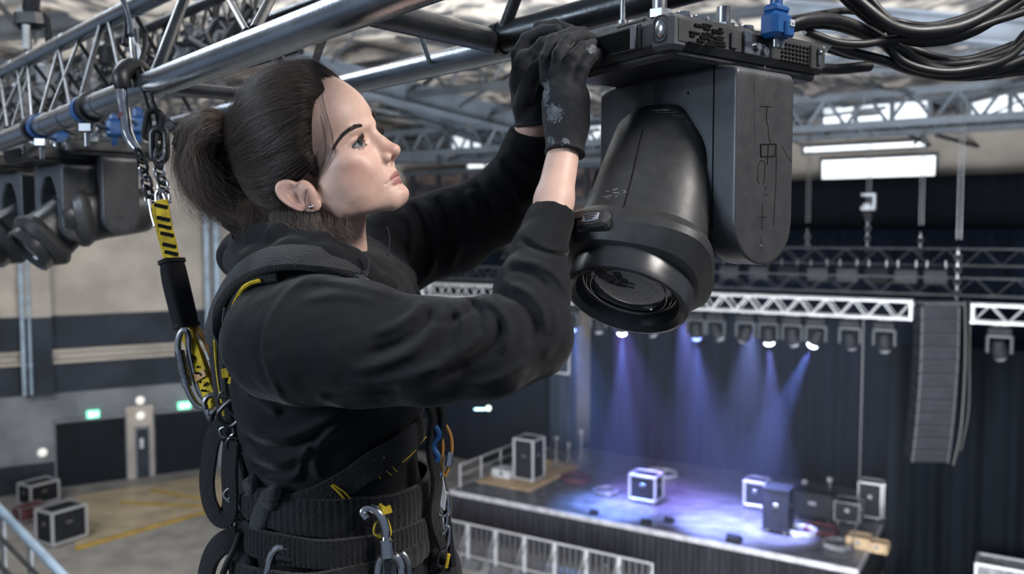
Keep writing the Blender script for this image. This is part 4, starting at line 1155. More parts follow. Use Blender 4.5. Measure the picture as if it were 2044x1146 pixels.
# three smaller ones of the same kind further along the truss
GS = 'small moving heads hanging along the truss'
rts = []
for k, (px, py, Y, yw, tl, lb) in enumerate(((222, 314, 2.75, YAW+.03, 82, 'small black moving head nearest the yellow lanyard'), (130, 328, 2.72, YAW+.2, 50, 'small black moving head tilted left, middle of the three'), (50, 343, 2.95, YAW+.22, 55, 'small black moving head cut by the left frame edge'))):
    if k == 0: r0, h0 = make_fixture('moving_head_light', P(px, py, Y), yw, math.radians(tl), lb, 'stage light', GS, detail=False); rts.append(r0); r0.scale = (.87, .87, .87)
    else:
        c = copy_tree(rts[0]); c.location = P(px, py, Y); c.rotation_euler = (0, 0, yw); c['label'] = lb
        for ch in c.children:
            if ch.name.startswith('lamp_head'): ch.rotation_euler = (0, math.radians(tl), 0)
for px, py, Y, lb in ((228, 256, 2.5, 'blue clamp on the base of the small fixture nearest the lanyard'), (122, 280, 2.7, 'blue clamp between the two left small fixtures'), (275, 250, 2.5, 'blue clamp block behind the steel hook')):
    b = MB(); c = P(px, py, Y); b.box(c, (.045, .04, .05), Rc, .008); b.box(c+Vector((0, 0, .035)), (.028, .03, .03), Rc, .006); b.cyl(c-Vector((0, 0, .05)), c+Vector((0, 0, .05)), .008, seg=10)
    tag(b.build('truss_clamp', M['blue']), lb, 'clamp')
for px, py, Y, lb in ((188, 262, 2.5, 'steel hook bolt above the small fixture nearest the lanyard'), (95, 282, 2.8, 'pale bolt pair above the middle small fixture'), (70, 290, 2.9, 'pale bolt above the leftmost small fixture')):
    b = MB(); c = P(px, py, Y); b.cyl(c-Vector((0, 0, .03)), c+Vector((0, 0, .05)), .012, seg=10); b.ball(c, .02, 10, 8)
    tag(b.build('hook_bolt', M['clutter_w']), lb, 'bolt')

# cable bundle at the upper right
def cable(pts, r, label, m='cable', grp='black cables looping at the upper right'):
    b = MB(); b.tube(spline([P(*p) for p in pts], 10), r, 12); tag(b.build('power_cable', M[m]), label, 'cable', grp)
cable([(1560, 58, 1.30), (1602, 41, 1.32), (1665, 40, 1.38), (1728, 62, 1.42), (1795, 100, 1.45), (1853, 134, 1.48), (1937, 146, 1.5), (2090, 122, 1.5), (2260, 32, 1.5)], .0100, 'thickest black cable arching from the blue clamp into the bundle')
cable([(1560, 62, 1.33), (1610, 52, 1.36), (1660, 52, 1.42), (1720, 70, 1.46), (1780, 96, 1.5), (1860, 112, 1.52), (1940, 116, 1.54), (2090, 60, 1.54), (2260, -30, 1.54)], .0065, 'thin black cable running just under the arching thick cable')
cable([(1640, -60, 1.4), (1748, 33, 1.4), (1795, 58, 1.41), (1853, 63, 1.42), (1937, 44, 1.44), (2060, -30, 1.46), (2230, -120, 1.46)], .0105, 'black cable dropping from the top edge and rising to the upper right corner')
cable([(1670, -20, 1.45), (1722, 28, 1.45), (1790, 72, 1.45), (1853, 84, 1.46), (1945, 62, 1.47), (2080, -22, 1.48), (2250, -112, 1.48)], .0085, 'black cable second in the crossing at the top right')
cable([(1720, -20, 1.48), (1770, 36, 1.48), (1830, 78, 1.5), (1900, 66, 1.5), (1980, 30, 1.5), (2070, -30, 1.5), (2240, -120, 1.5)], .0075, 'black cable innermost of the top right crossing')
cable([(1655, 88, 1.42), (1698, 104, 1.44), (1768, 122, 1.45), (1820, 140, 1.46), (1895, 152, 1.47), (1980, 140, 1.48), (2090, 96, 1.48), (2260, 6, 1.48)], .0085, 'black cable leaving the right end of the fixture base')
cable([(1607, 62, 1.36), (1665, 84, 1.38), (1720, 88, 1.4), (1770, 80, 1.42), (1828, 76, 1.43), (1895, 72, 1.44), (1980, 44, 1.45), (2080, 8, 1.45), (2250, -82, 1.45)], .0068, 'black cable waving behind the base end at mid height')
cable([(1740, 60, 1.48), (1790, 110, 1.5), (1850, 128, 1.5), (1930, 126, 1.52), (2000, 106, 1.52), (2090, 60, 1.52), (2260, -30, 1.52)], .0080, 'black cable at the top of the lower sagging loop')
cable([(1760, 70, 1.44), (1800, 122, 1.44), (1870, 143, 1.45), (1940, 138, 1.46), (2010, 116, 1.46), (2080, 60, 1.46), (2250, -30, 1.46)], .0075, 'black cable in the middle of the lower sagging loop')
cable([(1780, 78, 1.5), (1820, 98, 1.5), (1900, 122, 1.52), (1970, 122, 1.52), (2020, 98, 1.52), (2070, 50, 1.52), (2240, -40, 1.52)], .0075, 'black cable rising steepest at the right frame edge')
cable([(1650, 98, 1.5), (1700, 112, 1.52), (1760, 118, 1.55), (1840, 146, 1.55), (1920, 156, 1.56), (2010, 148, 1.56), (2090, 128, 1.56), (2260, 38, 1.56)], .0060, 'lowest thin black cable of the sagging loop')
cable([(1520, 112, 1.44), (1600, 130, 1.46), (1660, 138, 1.5), (1735, 132, 1.55)], .0095, 'short black cable end sticking out behind the base', grp=None)
cable([(1560, 42, 1.36), (1640, 28, 1.42), (1700, 22, 1.5), (1780, 40, 1.6), (1860, 50, 1.6), (1960, 20, 1.6), (2070, -40, 1.6), (2240, -130, 1.6)], .0060, 'thin black cable furthest back at the top right')
# ================================================================ the technician
person = empty('person', P(670, 1120, 1.24), 'woman in black hoodie, harness and work gloves reaching up to the large fixture', 'person')
def skin_material():
    m = mat('skin', (.5, .33, .26), .48, bump=.07, bscale=800, sss=.10, spec=.4); nt = m.node_tree
    a = nt.nodes.new('ShaderNodeAttribute'); a.attribute_name = 'tint'
    nt.links.new(a.outputs['Color'], nt.nodes['Principled BSDF'].inputs['Base Color']); return m
M['skin'] = skin_material()
M['hoodie'] = mat('black_hoodie_cotton', (.0085, .0092, .0108), .92, var=.22, vscale=9, bump=.12, bscale=700, sheen=.10, spec=.2)
M['hood_rib'] = mat('ribbed_strap_webbing', (.030, .031, .034), .85, var=.25, vscale=30, bump=.6, bscale=420, sheen=.15, spec=.25)
M['trouser'] = mat('black_trousers', (.010, .0105, .012), .9, var=.25, vscale=12, bump=.2, bscale=400, spec=.2)
M['glove'] = mat('black_knit_glove', (.0125, .0135, .0165), .72, var=.3, vscale=25, bump=.25, bscale=900, sheen=.1, spec=.3)
M['glove_pad'] = mat('worn_grey_glove_patch', (.11, .12, .13), .7, var=.5, vscale=90)
M['hair'] = mat('brown_hair_mass', (.012, .009, .0075), .85, var=.35, vscale=40, bump=.1, bscale=90, spec=.1)
M['webbing'] = mat('black_harness_webbing', (.0085, .009, .0105), .85, var=.3, vscale=40, bump=.6, bscale=350, sheen=.1, spec=.3)
M['thread'] = mat('yellow_harness_thread', (.42, .30, .04), .6)
M['eye_white'] = mat('eye_white', (.24, .24, .25), .12)
M['iris'] = mat('grey_blue_iris', (.022, .030, .036), .1, var=.5, vscale=300)
M['pupil'] = mat('pupil', (.004, .004, .004), .06)

# --- head frame: F forward, Lf her left (away from the camera), Uh crown
def head_axes(psi, tau, rho):
    ps, ta, ro = map(math.radians, (psi, tau, rho))
    F0 = np.array([math.cos(ps), -math.sin(ps), 0]); Z = np.array([0, 0, 1.]); R0 = np.array([-math.sin(ps), -math.cos(ps), 0])
    Fv = math.cos(ta)*F0 + math.sin(ta)*Z; U1 = -math.sin(ta)*F0 + math.cos(ta)*Z
    return Fv, -(math.cos(ro)*R0 - math.sin(ro)*U1), math.cos(ro)*U1 + math.sin(ro)*R0
HF, HL, HU = head_axes(18, 25, 13)
HM = np.stack([HF, HL, HU], 1); HO = np.array(P(600, 290, 1.15))
def h2w(q): return HO + (np.asarray(q, float)/1000) @ HM.T       # local mm -> world m
def w2h(p): return ((np.asarray(p, float) - HO) @ HM)*1000
def HP(px, py, l):
    """world point on the head plane l (mm to her left) seen at px,py"""
    r = np.array(P(px, py, 1.0)) - np.array([0, 0, CAMZ]); o = np.array([0, 0, CAMZ])
    n = HL; s = ((HO + n*l/1000 - o) @ n)/(r @ n); return o + r*s
def V3(*a): return np.array(a, float)
EYE = [(80, -31, -40), (80, 31, -40)]
def lips(p):
    a = np.abs(p[..., 1]); q = np.stack([p[..., 0], a, p[..., 2]], -1)
    up = smin(cone(q, (101.0, 2, -93.5), (96.5, 13, -94.8), 3.1, 2.7), cone(q, (96.5, 13, -94.8), (87, 22, -98.5), 2.7, 1.2), 1.5)
    lo = smin(cone(q, (99.6, 0, -103.0), (95.5, 11, -102.6), 4.2, 3.6), cone(q, (95.5, 11, -102.6), (87, 21.5, -99.5), 3.6, 1.2), 1.5)
    return up, lo
def head_sdf(p):
    a = np.abs(p[..., 1]); q = np.stack([p[..., 0], a, p[..., 2]], -1)
    d = ell(p, (12, 0, 13), (89, 73, 79))
    d = smin(d, ell(p, (62, 0, 0), (44.5, 56, 48)), 16)
    d = smin(d, ell(p, (56, 0, -58), (43, 53, 56)), 16)
    d = smin(d, ell(q, (62, 40, -54), (25, 22, 18)), 14)
    d = smin(d, ell(p, (75, 0, -92), (25, 28, 22)), 14)
    d = smin(d, ell(p, (85, 0, -118), (19.5, 19, 14)), 14)
    jaw = smin(cone(q, (14, 51, -78), (32, 45, -103), 12, 10.5), cone(q, (32, 45, -103), (80, 13, -121), 10.5, 11), 8)
    d = smin(d, jaw, 16)
    d = smin(d, ell(p, (44, 0, -86), (50, 50, 36)), 14)
    # neck
    n0 = w2h(P(652, 400, 1.175)); n1 = w2h(P(660, 500, 1.20)); n2 = w2h(P(650, 640, 1.24))
    d = smin(d, smin(cone(p, n0, n1, 53, 49), cone(p, n1, n2, 49, 62), 8), 16)
    # brow ridge and eye sockets
    d = smin(d, smin(cone(q, (99, 8, -20), (86, 34, -19), 7.5, 7), cone(q, (86, 34, -19), (66, 52, -30), 7, 5), 4), 7)
    d = smax(d, -ell(q, (101, 33, -40), (15, 17, 11)), 9)
    d = smax(d, -ell(q, (104, 17, -38), (8, 8, 9)), 7)
    # nose
    nose = smin(cone(p, (97, 0, -26), (103.5, 0, -48), 7.5, 7.2), cone(p, (103.5, 0, -48), (112, 0, -64), 7.2, 8.4), 4)
    nose = smin(nose, ell(p, (113.8, 0, -65.5), (9.2, 9, 8)), 4)
    nose = smin(nose, ell(p, (95, 0, -60), (17, 13, 20)), 8)
    nose = smin(nose, ell(q, (101.5, 11, -70), (9.5, 6, 6.6)), 3.5)
    d = smin(d, nose, 6)
    d = smin(d, cone(p, (109, 0, -72), (101, 0, -77), 3.6, 3.6), 3)
    d = smax(d, -ell(q, (107.5, 6.6, -75.5), (6.2, 3.5, 4.8), rot((0, 1, 0), -20)), 1.6)
    d = smax(d, -cone(q, (104, 19.5, -66), (98, 20, -76), 1.6, 1.6), 4)      # alar crease
    d = smax(d, -cone(p, (106.5, 0, -80), (106.5, 0, -88), 1.6, 2.0), 3)     # philtrum
    up, lo = lips(p)
    d = smin(d, up, 2.2); d = smin(d, lo, 2.6)
    sl = smin(cone(q, (108.5, 0, -98), (103, 12, -98), 1.0, 1.0), cone(q, (103, 12, -98), (90, 24.5, -99.5), 1.0, 1.1), 1)
    d = smax(d, -sl, 1.8)
    d = smax(d, -ell(p, (107, 0, -112), (5, 12, 3.2)), 5)
    # cheek fullness, nasolabial
    d = smin(d, ell(q, (74, 30, -70), (20, 18, 18)), 12)
    d = smin(d, ell(q, (44, 36, -84), (30, 23, 26)), 16)
    d = smin(d, ell(q, (46, 39, -69), (27, 21.5, 22)), 12)
    # eyelids: shells over the eyeball with an almond opening
    for s in (1,):
        c = np.array((80, 31, -40.0)); e = q - c; rr = np.sqrt((e*e).sum(-1))
        w = np.clip(np.abs(e[..., 1])/14.6, 0, 1.2)
        lid = rr - 13.6
        lid = smax(lid, -(e[..., 0] + 1), 3)
        d = smin(d, lid, 3.0)
        upb = 1.0 + 5.4*(1 - w**2) - .09*e[..., 1]; lob = .3 - 4.6*(1 - w**2) - .09*e[..., 1] 
        op = np.maximum.reduce([e[..., 2]-upb, lob-e[..., 2], -(e[..., 0]-2), rr-19])
        d = smax(d, -op, .9)
        # crease above the upper lid
        k = np.maximum(np.abs(e[..., 2] - (8.3 - 7*(np.abs(e[..., 1]-1)/15)**2)) - .35, np.abs(rr-14.2) - 1.0); k = np.maximum(k, np.abs(e[..., 1])-13)
        d = smax(d, -k, 1.2)
    # ears
    up_ = np.array([-.46, 0, .888]); fw = np.array([.888, 0, .46]); ec = np.array([-4, 70.5, -63.0])
    out = np.array([-.25, .97, 0]); e = q - ec
    eu = e @ up_; ef = e @ fw; eo = e[..., 1] + .30*e[..., 0]*0 + .22*(-ef)*-1
    eo = e[..., 1] - .38*(-ef) - .06*eu
    rad = np.sqrt((ef/(13.2+.09*eu))**2 + (eu/29.0)**2)
    plate = np.maximum((rad-1)*14, np.abs(eo-1.0)-2.2)
    ear = smax((rad-1)*14, np.abs(eo-1)-2.0, 2)
    helix = np.sqrt(((rad-.90)*15)**2 + (eo-3.2)**2) - 2.6
    helix = np.maximum(helix, -(eu+16) - .8*np.clip(ef, -9, 9)*0)
    ear = smin(ear, helix, 1.8)
    anti = np.sqrt(((np.sqrt(((ef-1.5)/9.5)**2 + ((eu-1)/19.0)**2)-.95)*10)**2 + (eo-3.0)**2) - 1.9
    anti = np.maximum(anti, ef-6)
    ear = smin(ear, anti, 2)
    ear = smax(ear, -ell(np.stack([ef, eo, eu], -1), (3.5, 5.0, -5), (7.5, 7, 10)), 2.5)
    ear = smin(ear, ell(np.stack([ef, eo, eu], -1), (4.5, 1.5, -24), (7.5, 3.6, 7.5)), 3)
    ear = smin(ear, ell(np.stack([ef, eo, eu], -1), (11, .5, -7), (4, 4, 5.5)), 3)
    root_ = ell(q, (8, 66, -66), (12, 9, 20)); ear = smin(ear, root_, 4)
    return smin(d, ear, 2.2)
def march(px, py, fn=None, n=60, t0=.85):
    fn = fn or head_sdf
    o = np.array([0, 0, CAMZ]); r = np.array(P(px, py, 1.0)) - o; r = r/np.linalg.norm(r); t = t0
    for _ in range(n):
        d = float(fn(w2h(o+r*t)[None])[0])/1000; t += d*.8
        if d < 2e-4: break
        if t > 1.6: return None
    return o + r*t
def normal_at(pt, fn=None):
    fn = fn or head_sdf; q = w2h(pt); e = 1.2; g = np.array([float(fn((q+np.eye(3)[i]*e)[None])[0] - fn((q-np.eye(3)[i]*e)[None])[0]) for i in range(3)])
    g = HM @ g; return g/np.linalg.norm(g)
Vh, Fh = sdf_mesh(head_sdf, (-95, -90, -300), (132, 90, 100), 1.35, 1)
# natural skin colours: lips, warm nose and cheeks, ears; then painted eye-socket shade
base = np.array([.58, .385, .31]); q = Vh; qa = np.stack([q[:, 0], np.abs(q[:, 1]), q[:, 2]], -1)
tint = np.tile(base, (len(q), 1))
def blend(w, c):
    global tint
    w = np.clip(w, 0, 1)[:, None]; tint = tint*(1-w) + np.array(c)*w
g3 = lambda c, r: np.exp(-(((qa-np.array(c))/np.array(r))**2).sum(-1))
blend(.75*g3((113, 0, -64), (11, 12, 11)), (.50, .23, .18)); blend(.55*g3((70, 46, -66), (22, 20, 18)), (.52, .25, .20))
blend(.6*g3((0, 75, -66), (22, 12, 30)), (.50, .25, .19)); blend(.35*g3((95, 0, -116), (16, 18, 14)), (.50, .27, .22))
blend(.5*g3((84, 32, -37), (13, 17, 9)), (.36, .22, .19))  # eye sockets darkened, shade put into the skin colour
upl, lol = lips(q); blend((1.5-np.minimum(upl, lol))/1.2*(np.abs(q[:, 1]) < 24)*(q[:, 0] > 84), (.27, .105, .10))
tint *= (1 + .06*vnoise(q, .12) + .05*vnoise(q, .5) + .04*vnoise(q, 1.1))[:, None]
Vhw = h2w(Vh)

# --- arms, hands and trunk
def PX(px, py, Y): return np.array(P(px, py, Y))
def rp(r, Y): return r*Y/FPX
def cpx(p, pts, k=.01):
    """smooth chain through (px, py, Y, radius_px) points"""
    d = None
    for A, B in zip(pts[:-1], pts[1:]):
        e = cone(p, PX(*A[:3]), PX(*B[:3]), rp(A[3], A[2]), rp(B[3], B[2])); d = e if d is None else smin(d, e, k)
    return d
R_ARM = [(575, 665, 1.07, 70), (840, 705, 1.02, 55), (1055, 672, 1.05, 46), (1080, 520, 1.12, 44), (1106, 400, 1.165, 37.5), (1122, 318, 1.195, 33)]
L_ARM = [(745, 560, 1.42, 60), (950, 460, 1.43, 46), (1030, 350, 1.38, 38), (1058, 262, 1.35, 31)]
HANDS = {
 'right': dict(palm=[(1127, 292, 1.20, 35), (1131, 250, 1.21, 42), (1130, 205, 1.215, 44), (1128, 160, 1.225, 38)],
   f=[[(1092, 160, 1.225, 15), (1090, 118, 1.235, 14.5), (1104, 82, 1.25, 13.5), (1140, 66, 1.265, 12), (1165, 64, 1.27, 11)],
      [(1113, 148, 1.215, 15), (1116, 108, 1.218, 14.5), (1134, 80, 1.23, 13.5), (1164, 72, 1.25, 12.5), (1184, 78, 1.262, 11)],
      [(1136, 150, 1.205, 15), (1144, 116, 1.205, 14.5), (1162, 96, 1.215, 13.5), (1184, 90, 1.238, 12), (1194, 98, 1.252, 11)],
      [(1154, 168, 1.20, 14), (1164, 136, 1.20, 13.5), (1178, 114, 1.205, 12.5), (1192, 108, 1.225, 11.5), (1196, 120, 1.24, 10)],
      [(1100, 240, 1.235, 18), (1098, 205, 1.26, 16), (1120, 168, 1.275, 14), (1150, 150, 1.275, 13)]]),
 'left': dict(palm=[(1062, 238, 1.345, 29), (1058, 205, 1.34, 34), (1056, 165, 1.335, 36), (1056, 130, 1.335, 33)],
   f=[[(1036, 150, 1.35, 15), (1034, 110, 1.36, 14.5), (1052, 78, 1.36, 14), (1086, 62, 1.35, 13), (1112, 60, 1.34, 12)],
      [(1058, 140, 1.33, 15.5), (1066, 108, 1.32, 15), (1084, 88, 1.315, 14), (1110, 78, 1.315, 13), (1128, 82, 1.32, 12)],
      [(1072, 150, 1.32, 14), (1082, 120, 1.31, 14), (1098, 104, 1.305, 13), (1120, 100, 1.305, 12), (1134, 106, 1.31, 11)],
      [(1060, 90, 1.37, 13), (1076, 56, 1.38, 13), (1110, 50, 1.38, 12), (1140, 62, 1.37, 11), (1150, 70, 1.36, 10)],
      [(1040, 215, 1.33, 17), (1052, 180, 1.30, 18), (1068, 140, 1.285, 16), (1090, 118, 1.28, 13)]])}
def glove_sdf(side, p, off=0.0):
    h = HANDS[side]
    # palm: slightly flattened towards the camera
    d = cpx(p, h['palm'], .012)
    for f in h['f']: d = smin(d, cpx(p, f, .0022), .0045)
    return d - off
def torso_prof(z):
    zz = [-.52, -.46, -.38, -.34, -.28, -.18, -.08, -.02, .0]
    px = [9.47, 9.53, 9.60, 9.645, 9.70, 9.80, 9.89, 9.945, 9.99]
    cx = [-.258, -.258, -.258, -.262, -.268, -.275, -.27, -.265, -.27]
    a = [.150, .142, .132, .128, .134, .140, .138, .118, .085]
    b_ = [.175, .165, .148, .140, .150, .165, .175, .165, .12]
    return np.interp(z, px, cx), np.interp(z, px, a), np.interp(z, px, b_)
TY = 1.245
def torso_sdf(p, infl=0.0):
    z = p[..., 2]; cx, a, b_ = torso_prof(z); x = (p[..., 0]-cx)/(a+infl); y = (p[..., 1]-TY)/(b_+infl)
    r = np.sqrt(x*x+y*y); d = (r-1)*np.minimum(a, b_)*1.02
    return d
def body_sdf(p):
    d = smax(torso_sdf(p, -.018), np.maximum(p[..., 2]-9.96, 9.30-p[..., 2]), .03)
    for s, Yk in ((-1, TY-.085), (1, TY+.085)):
        d = smin(d, cone(p, (-.26, Yk, 9.40), (-.22, Yk, 8.98), .075, .052), .03)
        d = smin(d, cone(p, (-.22, Yk, 8.98), (-.27, Yk, 8.55), .050, .032), .015)
        d = smin(d, cone(p, (-.28, Yk, 8.53), (-.13, Yk, 8.50), .030, .026), .015)
    d = smin(d, cpx(p, R_ARM, .012), .02); d = smin(d, cpx(p, L_ARM, .012), .02)
    for s in ('right', 'left'): d = smin(d, glove_sdf(s, p, -.0016), .004)
    return d
Vb, Fb = sdf_mesh(body_sdf, (-.50, .92, 8.44), (.16, 1.50, 10.34), .0042, 2)
tb = np.tile(base, (len(Vb), 1))*(1 + .05*vnoise(Vb, 60))[:, None]
Va = np.concatenate([Vhw, Vb]); Fa = np.concatenate([Fh, Fb+len(Vhw)]); Ta = np.concatenate([tint, tb])
body = np_object('body', Va, Fa, M['skin'], person)
at = body.data.color_attributes.new('tint', 'FLOAT_COLOR', 'POINT'); at.data.foreach_set('color', np.concatenate([Ta, np.ones((len(Ta), 1))], 1).astype(np.float32).ravel())

# --- eyes
GAZE = {0: V3(.95, -.20, .22), 1: V3(.95, .0, .22)}
for i, c in enumerate(EYE):
    g = GAZE[i]/np.linalg.norm(GAZE[i]); gw = HM @ g; cw = Vector(h2w(c)); R = .0123
    b = MB(); b.lathe([(R*math.cos(t), R*math.sin(t)) for t in np.linspace(PI, .47, 22)], cw, gw, 32, cap=False); ew = b.build('eye', M['eye_white'], person)
    b = MB(); b.lathe([(R*math.cos(.48), R*math.sin(.48)), (R*.915, R*.34), (R*.90, R*.21)], cw, gw, 32, cap=False); b.build('iris', M['iris'], ew)
    b = MB(); b.lathe([(R*.90, R*.215), (R*.895, 0.0)], cw, gw, 24, cap=False); b.build('pupil', M['pupil'], ew)

# --- hair mass: cap, bun
HC = V3(12, 0, 13); HR = V3(89, 73, 79)
def hair_edge(p):
    """> 0 in front of the hairline (mm)"""
    a = np.abs(p[..., 1]); u = p[..., 2]; f = p[..., 0]
    fh = 43 + 43*np.clip((u+22)/62, 0, 1)**1.1 + 3*np.sin(a*.2) - 13*np.clip((-30-u)/30, 0, 1)
    g = f - fh
    g2 = np.minimum(f+20 + .35*(u+45), -(u+43) + .25*(f+0))      # clear the ear
    g2 = np.minimum(g2, np.maximum(17-f, -(u+68)))
    g3_ = -(u+84) + 0*f
    return np.maximum.reduce([g, g2, g3_])
def cap_sdf(p):
    g = hair_edge(p); th = 11*np.clip(-g/18, -.5, 1)**1 
    d = ell(p, HC, HR)
    d = smin(d, ell(p, (-28, 0, -28), (50, 58, 50)), 20)
    d = d - th + 1.0
    wv = .5*np.sin(np.arctan2(p[..., 2]+10, p[..., 1]*1.0+1e-3)*46 + .02*p[..., 0])
    return d - .7*wv*0
BUN = w2h(HP(402, 312, 4)); TIE = w2h(HP(462, 300, 0)); LOW = w2h(HP(445, 400, 4)); LOW2 = w2h(HP(498, 452, -6))
def bun_sdf(p):
    nz = vnoise(p, .09)*4 + vnoise(p+50, .22)*2
    d = ell(p, BUN, (32, 33, 50), rot((0, 1, 0), 10)); d = smin(d, cone(p, TIE, BUN, 24, 26), 10)
    d = smin(d, cone(p, BUN + V3(4, 0, -30), LOW, 22, 20), 10); d = smin(d, cone(p, LOW, LOW2, 22, 24), 10); d = smin(d, cone(p, TIE, LOW2, 20, 24), 10)
    return d + nz
def hair_sdf(p): return smin(cap_sdf(p), bun_sdf(p), 8)
Vc, Fc = sdf_mesh(hair_sdf, (-190, -92, -130), (115, 92, 125), 2.2, 1)
hair = np_object('hair', h2w(Vc), Fc, M['hair'], person)

# strands as real hair curves
def strand_object(name, S, rad, m, parent):
    hc = bpy.data.hair_curves.new(name); sizes = [len(s) for s in S]; hc.add_curves(sizes)
    pos = np.concatenate(S).astype(np.float32); hc.attributes['position'].data.foreach_set('vector', pos.ravel())
    ra = hc.attributes.get('radius') or hc.attributes.new('radius', 'FLOAT', 'POINT')
    rr = np.concatenate([np.interp(np.linspace(0, 1, n), [0, .15, .7, 1], [.7, 1, .9, .25])*(rad if np.isscalar(rad) else rad[i]) for i, n in enumerate(sizes)]).astype(np.float32)
    ra.data.foreach_set('value', rr); hc.materials.append(m); hc.update_tag()
    o = bpy.data.objects.new(name, hc); COL.objects.link(o); o.parent = parent
    if parent is person: o.matrix_parent_inverse = Matrix.Translation(-person.location)
    return o
def strand_mat(name, c1, c2, rough=.38):
    m = bpy.data.materials.new(name); m.use_nodes = True; nt = m.node_tree; b = nt.nodes['Principled BSDF']
    hi = nt.nodes.new('ShaderNodeHairInfo'); r = nt.nodes.new('ShaderNodeValToRGB')
    r.color_ramp.elements[0].color = (*c1, 1); r.color_ramp.elements[1].color = (*c2, 1); r.color_ramp.elements[0].position = .3
    nt.links.new(hi.outputs['Random'], r.inputs[0]); nt.links.new(r.outputs[0], b.inputs['Base Color'])
    b.inputs['Roughness'].default_value = rough; b.inputs['Specular IOR Level'].default_value = .55
    return m
M['strand'] = strand_mat('brown_hair_strands', (.028, .021, .018), (.125, .090, .072))
M['strand_light'] = strand_mat('loose_hair_strands', (.05, .034, .025), (.20, .135, .10))
M['strand_bun'] = strand_mat('bun_hair_strands', (.026, .017, .013), (.20, .13, .092))
M['brow'] = strand_mat('brow_hair', (.010, .007, .006), (.02, .014, .012))
rh = np.random.RandomState(21)
def cap_radius(dirs):
    """march outwards to the cap surface along unit dirs from HC"""
    t = np.full(len(dirs), 60.0)
    for _ in range(26): t = t - cap_sdf(HC + dirs*t[:, None])*.8
    return t
S = []; NP = 16
tied = (TIE + V3(6, 0, 0) - HC); tied = tied/np.linalg.norm(tied)
N = 75000; roots = rh.randn(N, 3); roots /= np.linalg.norm(roots, axis=1)[:, None]
pr = HC + roots*cap_radius(roots)[:, None]; ok = (hair_edge(pr) + 6*vnoise(pr, .2) + 3.0*rh.randn(N) < 3) & (pr[:, 1] < 40) & (pr[:, 2] > -78) & (roots @ tied < .93)
edge_near = hair_edge(pr) > -26
ok &= (rh.rand(N) < np.where(edge_near, 1.0, .6))
roots = roots[ok]; pr = pr[ok]; n = len(roots)
tj = tied + .16*np.stack([vnoise(pr+10*a, .045) for a in (1, 2, 3)], 1) + rh.randn(n, 3)*.05; tj /= np.linalg.norm(tj, axis=1)[:, None]
ang = np.arccos(np.clip((roots*tj).sum(1), -1, 1)); sweep = rh.uniform(.35, 1.0, n); fly = rh.rand(n)
pts = np.zeros((n, NP, 3)); lift = np.where(fly > .96, rh.uniform(2, 8, n), rh.uniform(.0, 2.2, n) + 2.0*vnoise(pr, .08)); ph = rh.uniform(0, 6.28, n); wa = rh.uniform(0, .012, n)
grav = V3(0, 0, -1)
for k in range(NP):
    t = k/(NP-1)*sweep
    so = np.sin(ang)+1e-6; d = (np.sin((1-t)*ang)/so)[:, None]*roots + (np.sin(t*ang)/so)[:, None]*tj
    d = d + grav*(.16*np.sin(t*PI)*np.clip(ang, 0, 1.4))[:, None]
    d = d + np.cross(roots, tj)*(wa*np.sin(ph + t*7))[:, None]
    d /= np.linalg.norm(d, axis=1)[:, None]
    r = cap_radius(d); pts[:, k] = HC + d*(r + lift*np.sin(min(1, k/3)*PI/2) - .3 + (0 if k else -1.5))[:, None]
for i in range(n): S.append(h2w(pts[i]))
strand_object('hair_strands', S, .000075, M['strand'], hair)
# bun curls and frizz
S = []
OUT = [(466, 258), (422, 228), (374, 252), (360, 318), (386, 384), (430, 428), (496, 462)]; INN = [(468, 288), (436, 272), (420, 296), (424, 340), (446, 382), (478, 412), (524, 446)]
for g in range(190):
    s0 = rh.uniform(0, 1.35); side = -1 if g % 5 else 1; bl = side*(8 + 30*math.sin(PI*min(max(s0, .03), .97))) ; phs = rh.uniform(0, 6.28, 3); end = rh.uniform(.62, 1.0); wv = rh.uniform(3, 13)
    gp = []
    for k, (a, b_) in enumerate(zip(OUT, INN)):
        w = s0 + .10*math.sin(k*1.3+phs[0]); x = a[0]+(b_[0]-a[0])*w; y = a[1]+(b_[1]-a[1])*w
        gp.append(HP(x + wv*math.sin(k*2.1+phs[1]), y + wv*math.cos(k*1.9+phs[2]), bl*(.35 if k == 0 else 1 if k < 5 else .75) + 4*math.sin(k+phs[2])))
    base_ = np.array([tuple(v) for v in spline(gp, 6)]); m_ = max(8, int(len(base_)*end)); st0 = rh.randint(0, 8) if g % 3 == 0 else 0
    base_ = base_[st0:m_]; n_ = len(base_); tt = np.linspace(0, 1, n_)[:, None]
    for q_ in range(70):
        o = rh.randn(3)*.0026; c_ = rh.randn(3)*.0030; fz_ = rh.randn(3)*(.016 if rh.rand() > .80 else .0022)
        S.append(base_ + o*(.5+.8*np.abs(tt-.3)) + c_*np.sin(tt*rh.uniform(3, 9)+rh.uniform(0, 6)) + fz_*tt**2)
strand_object('bun_strands', S, .000085, M['strand_bun'], hair)
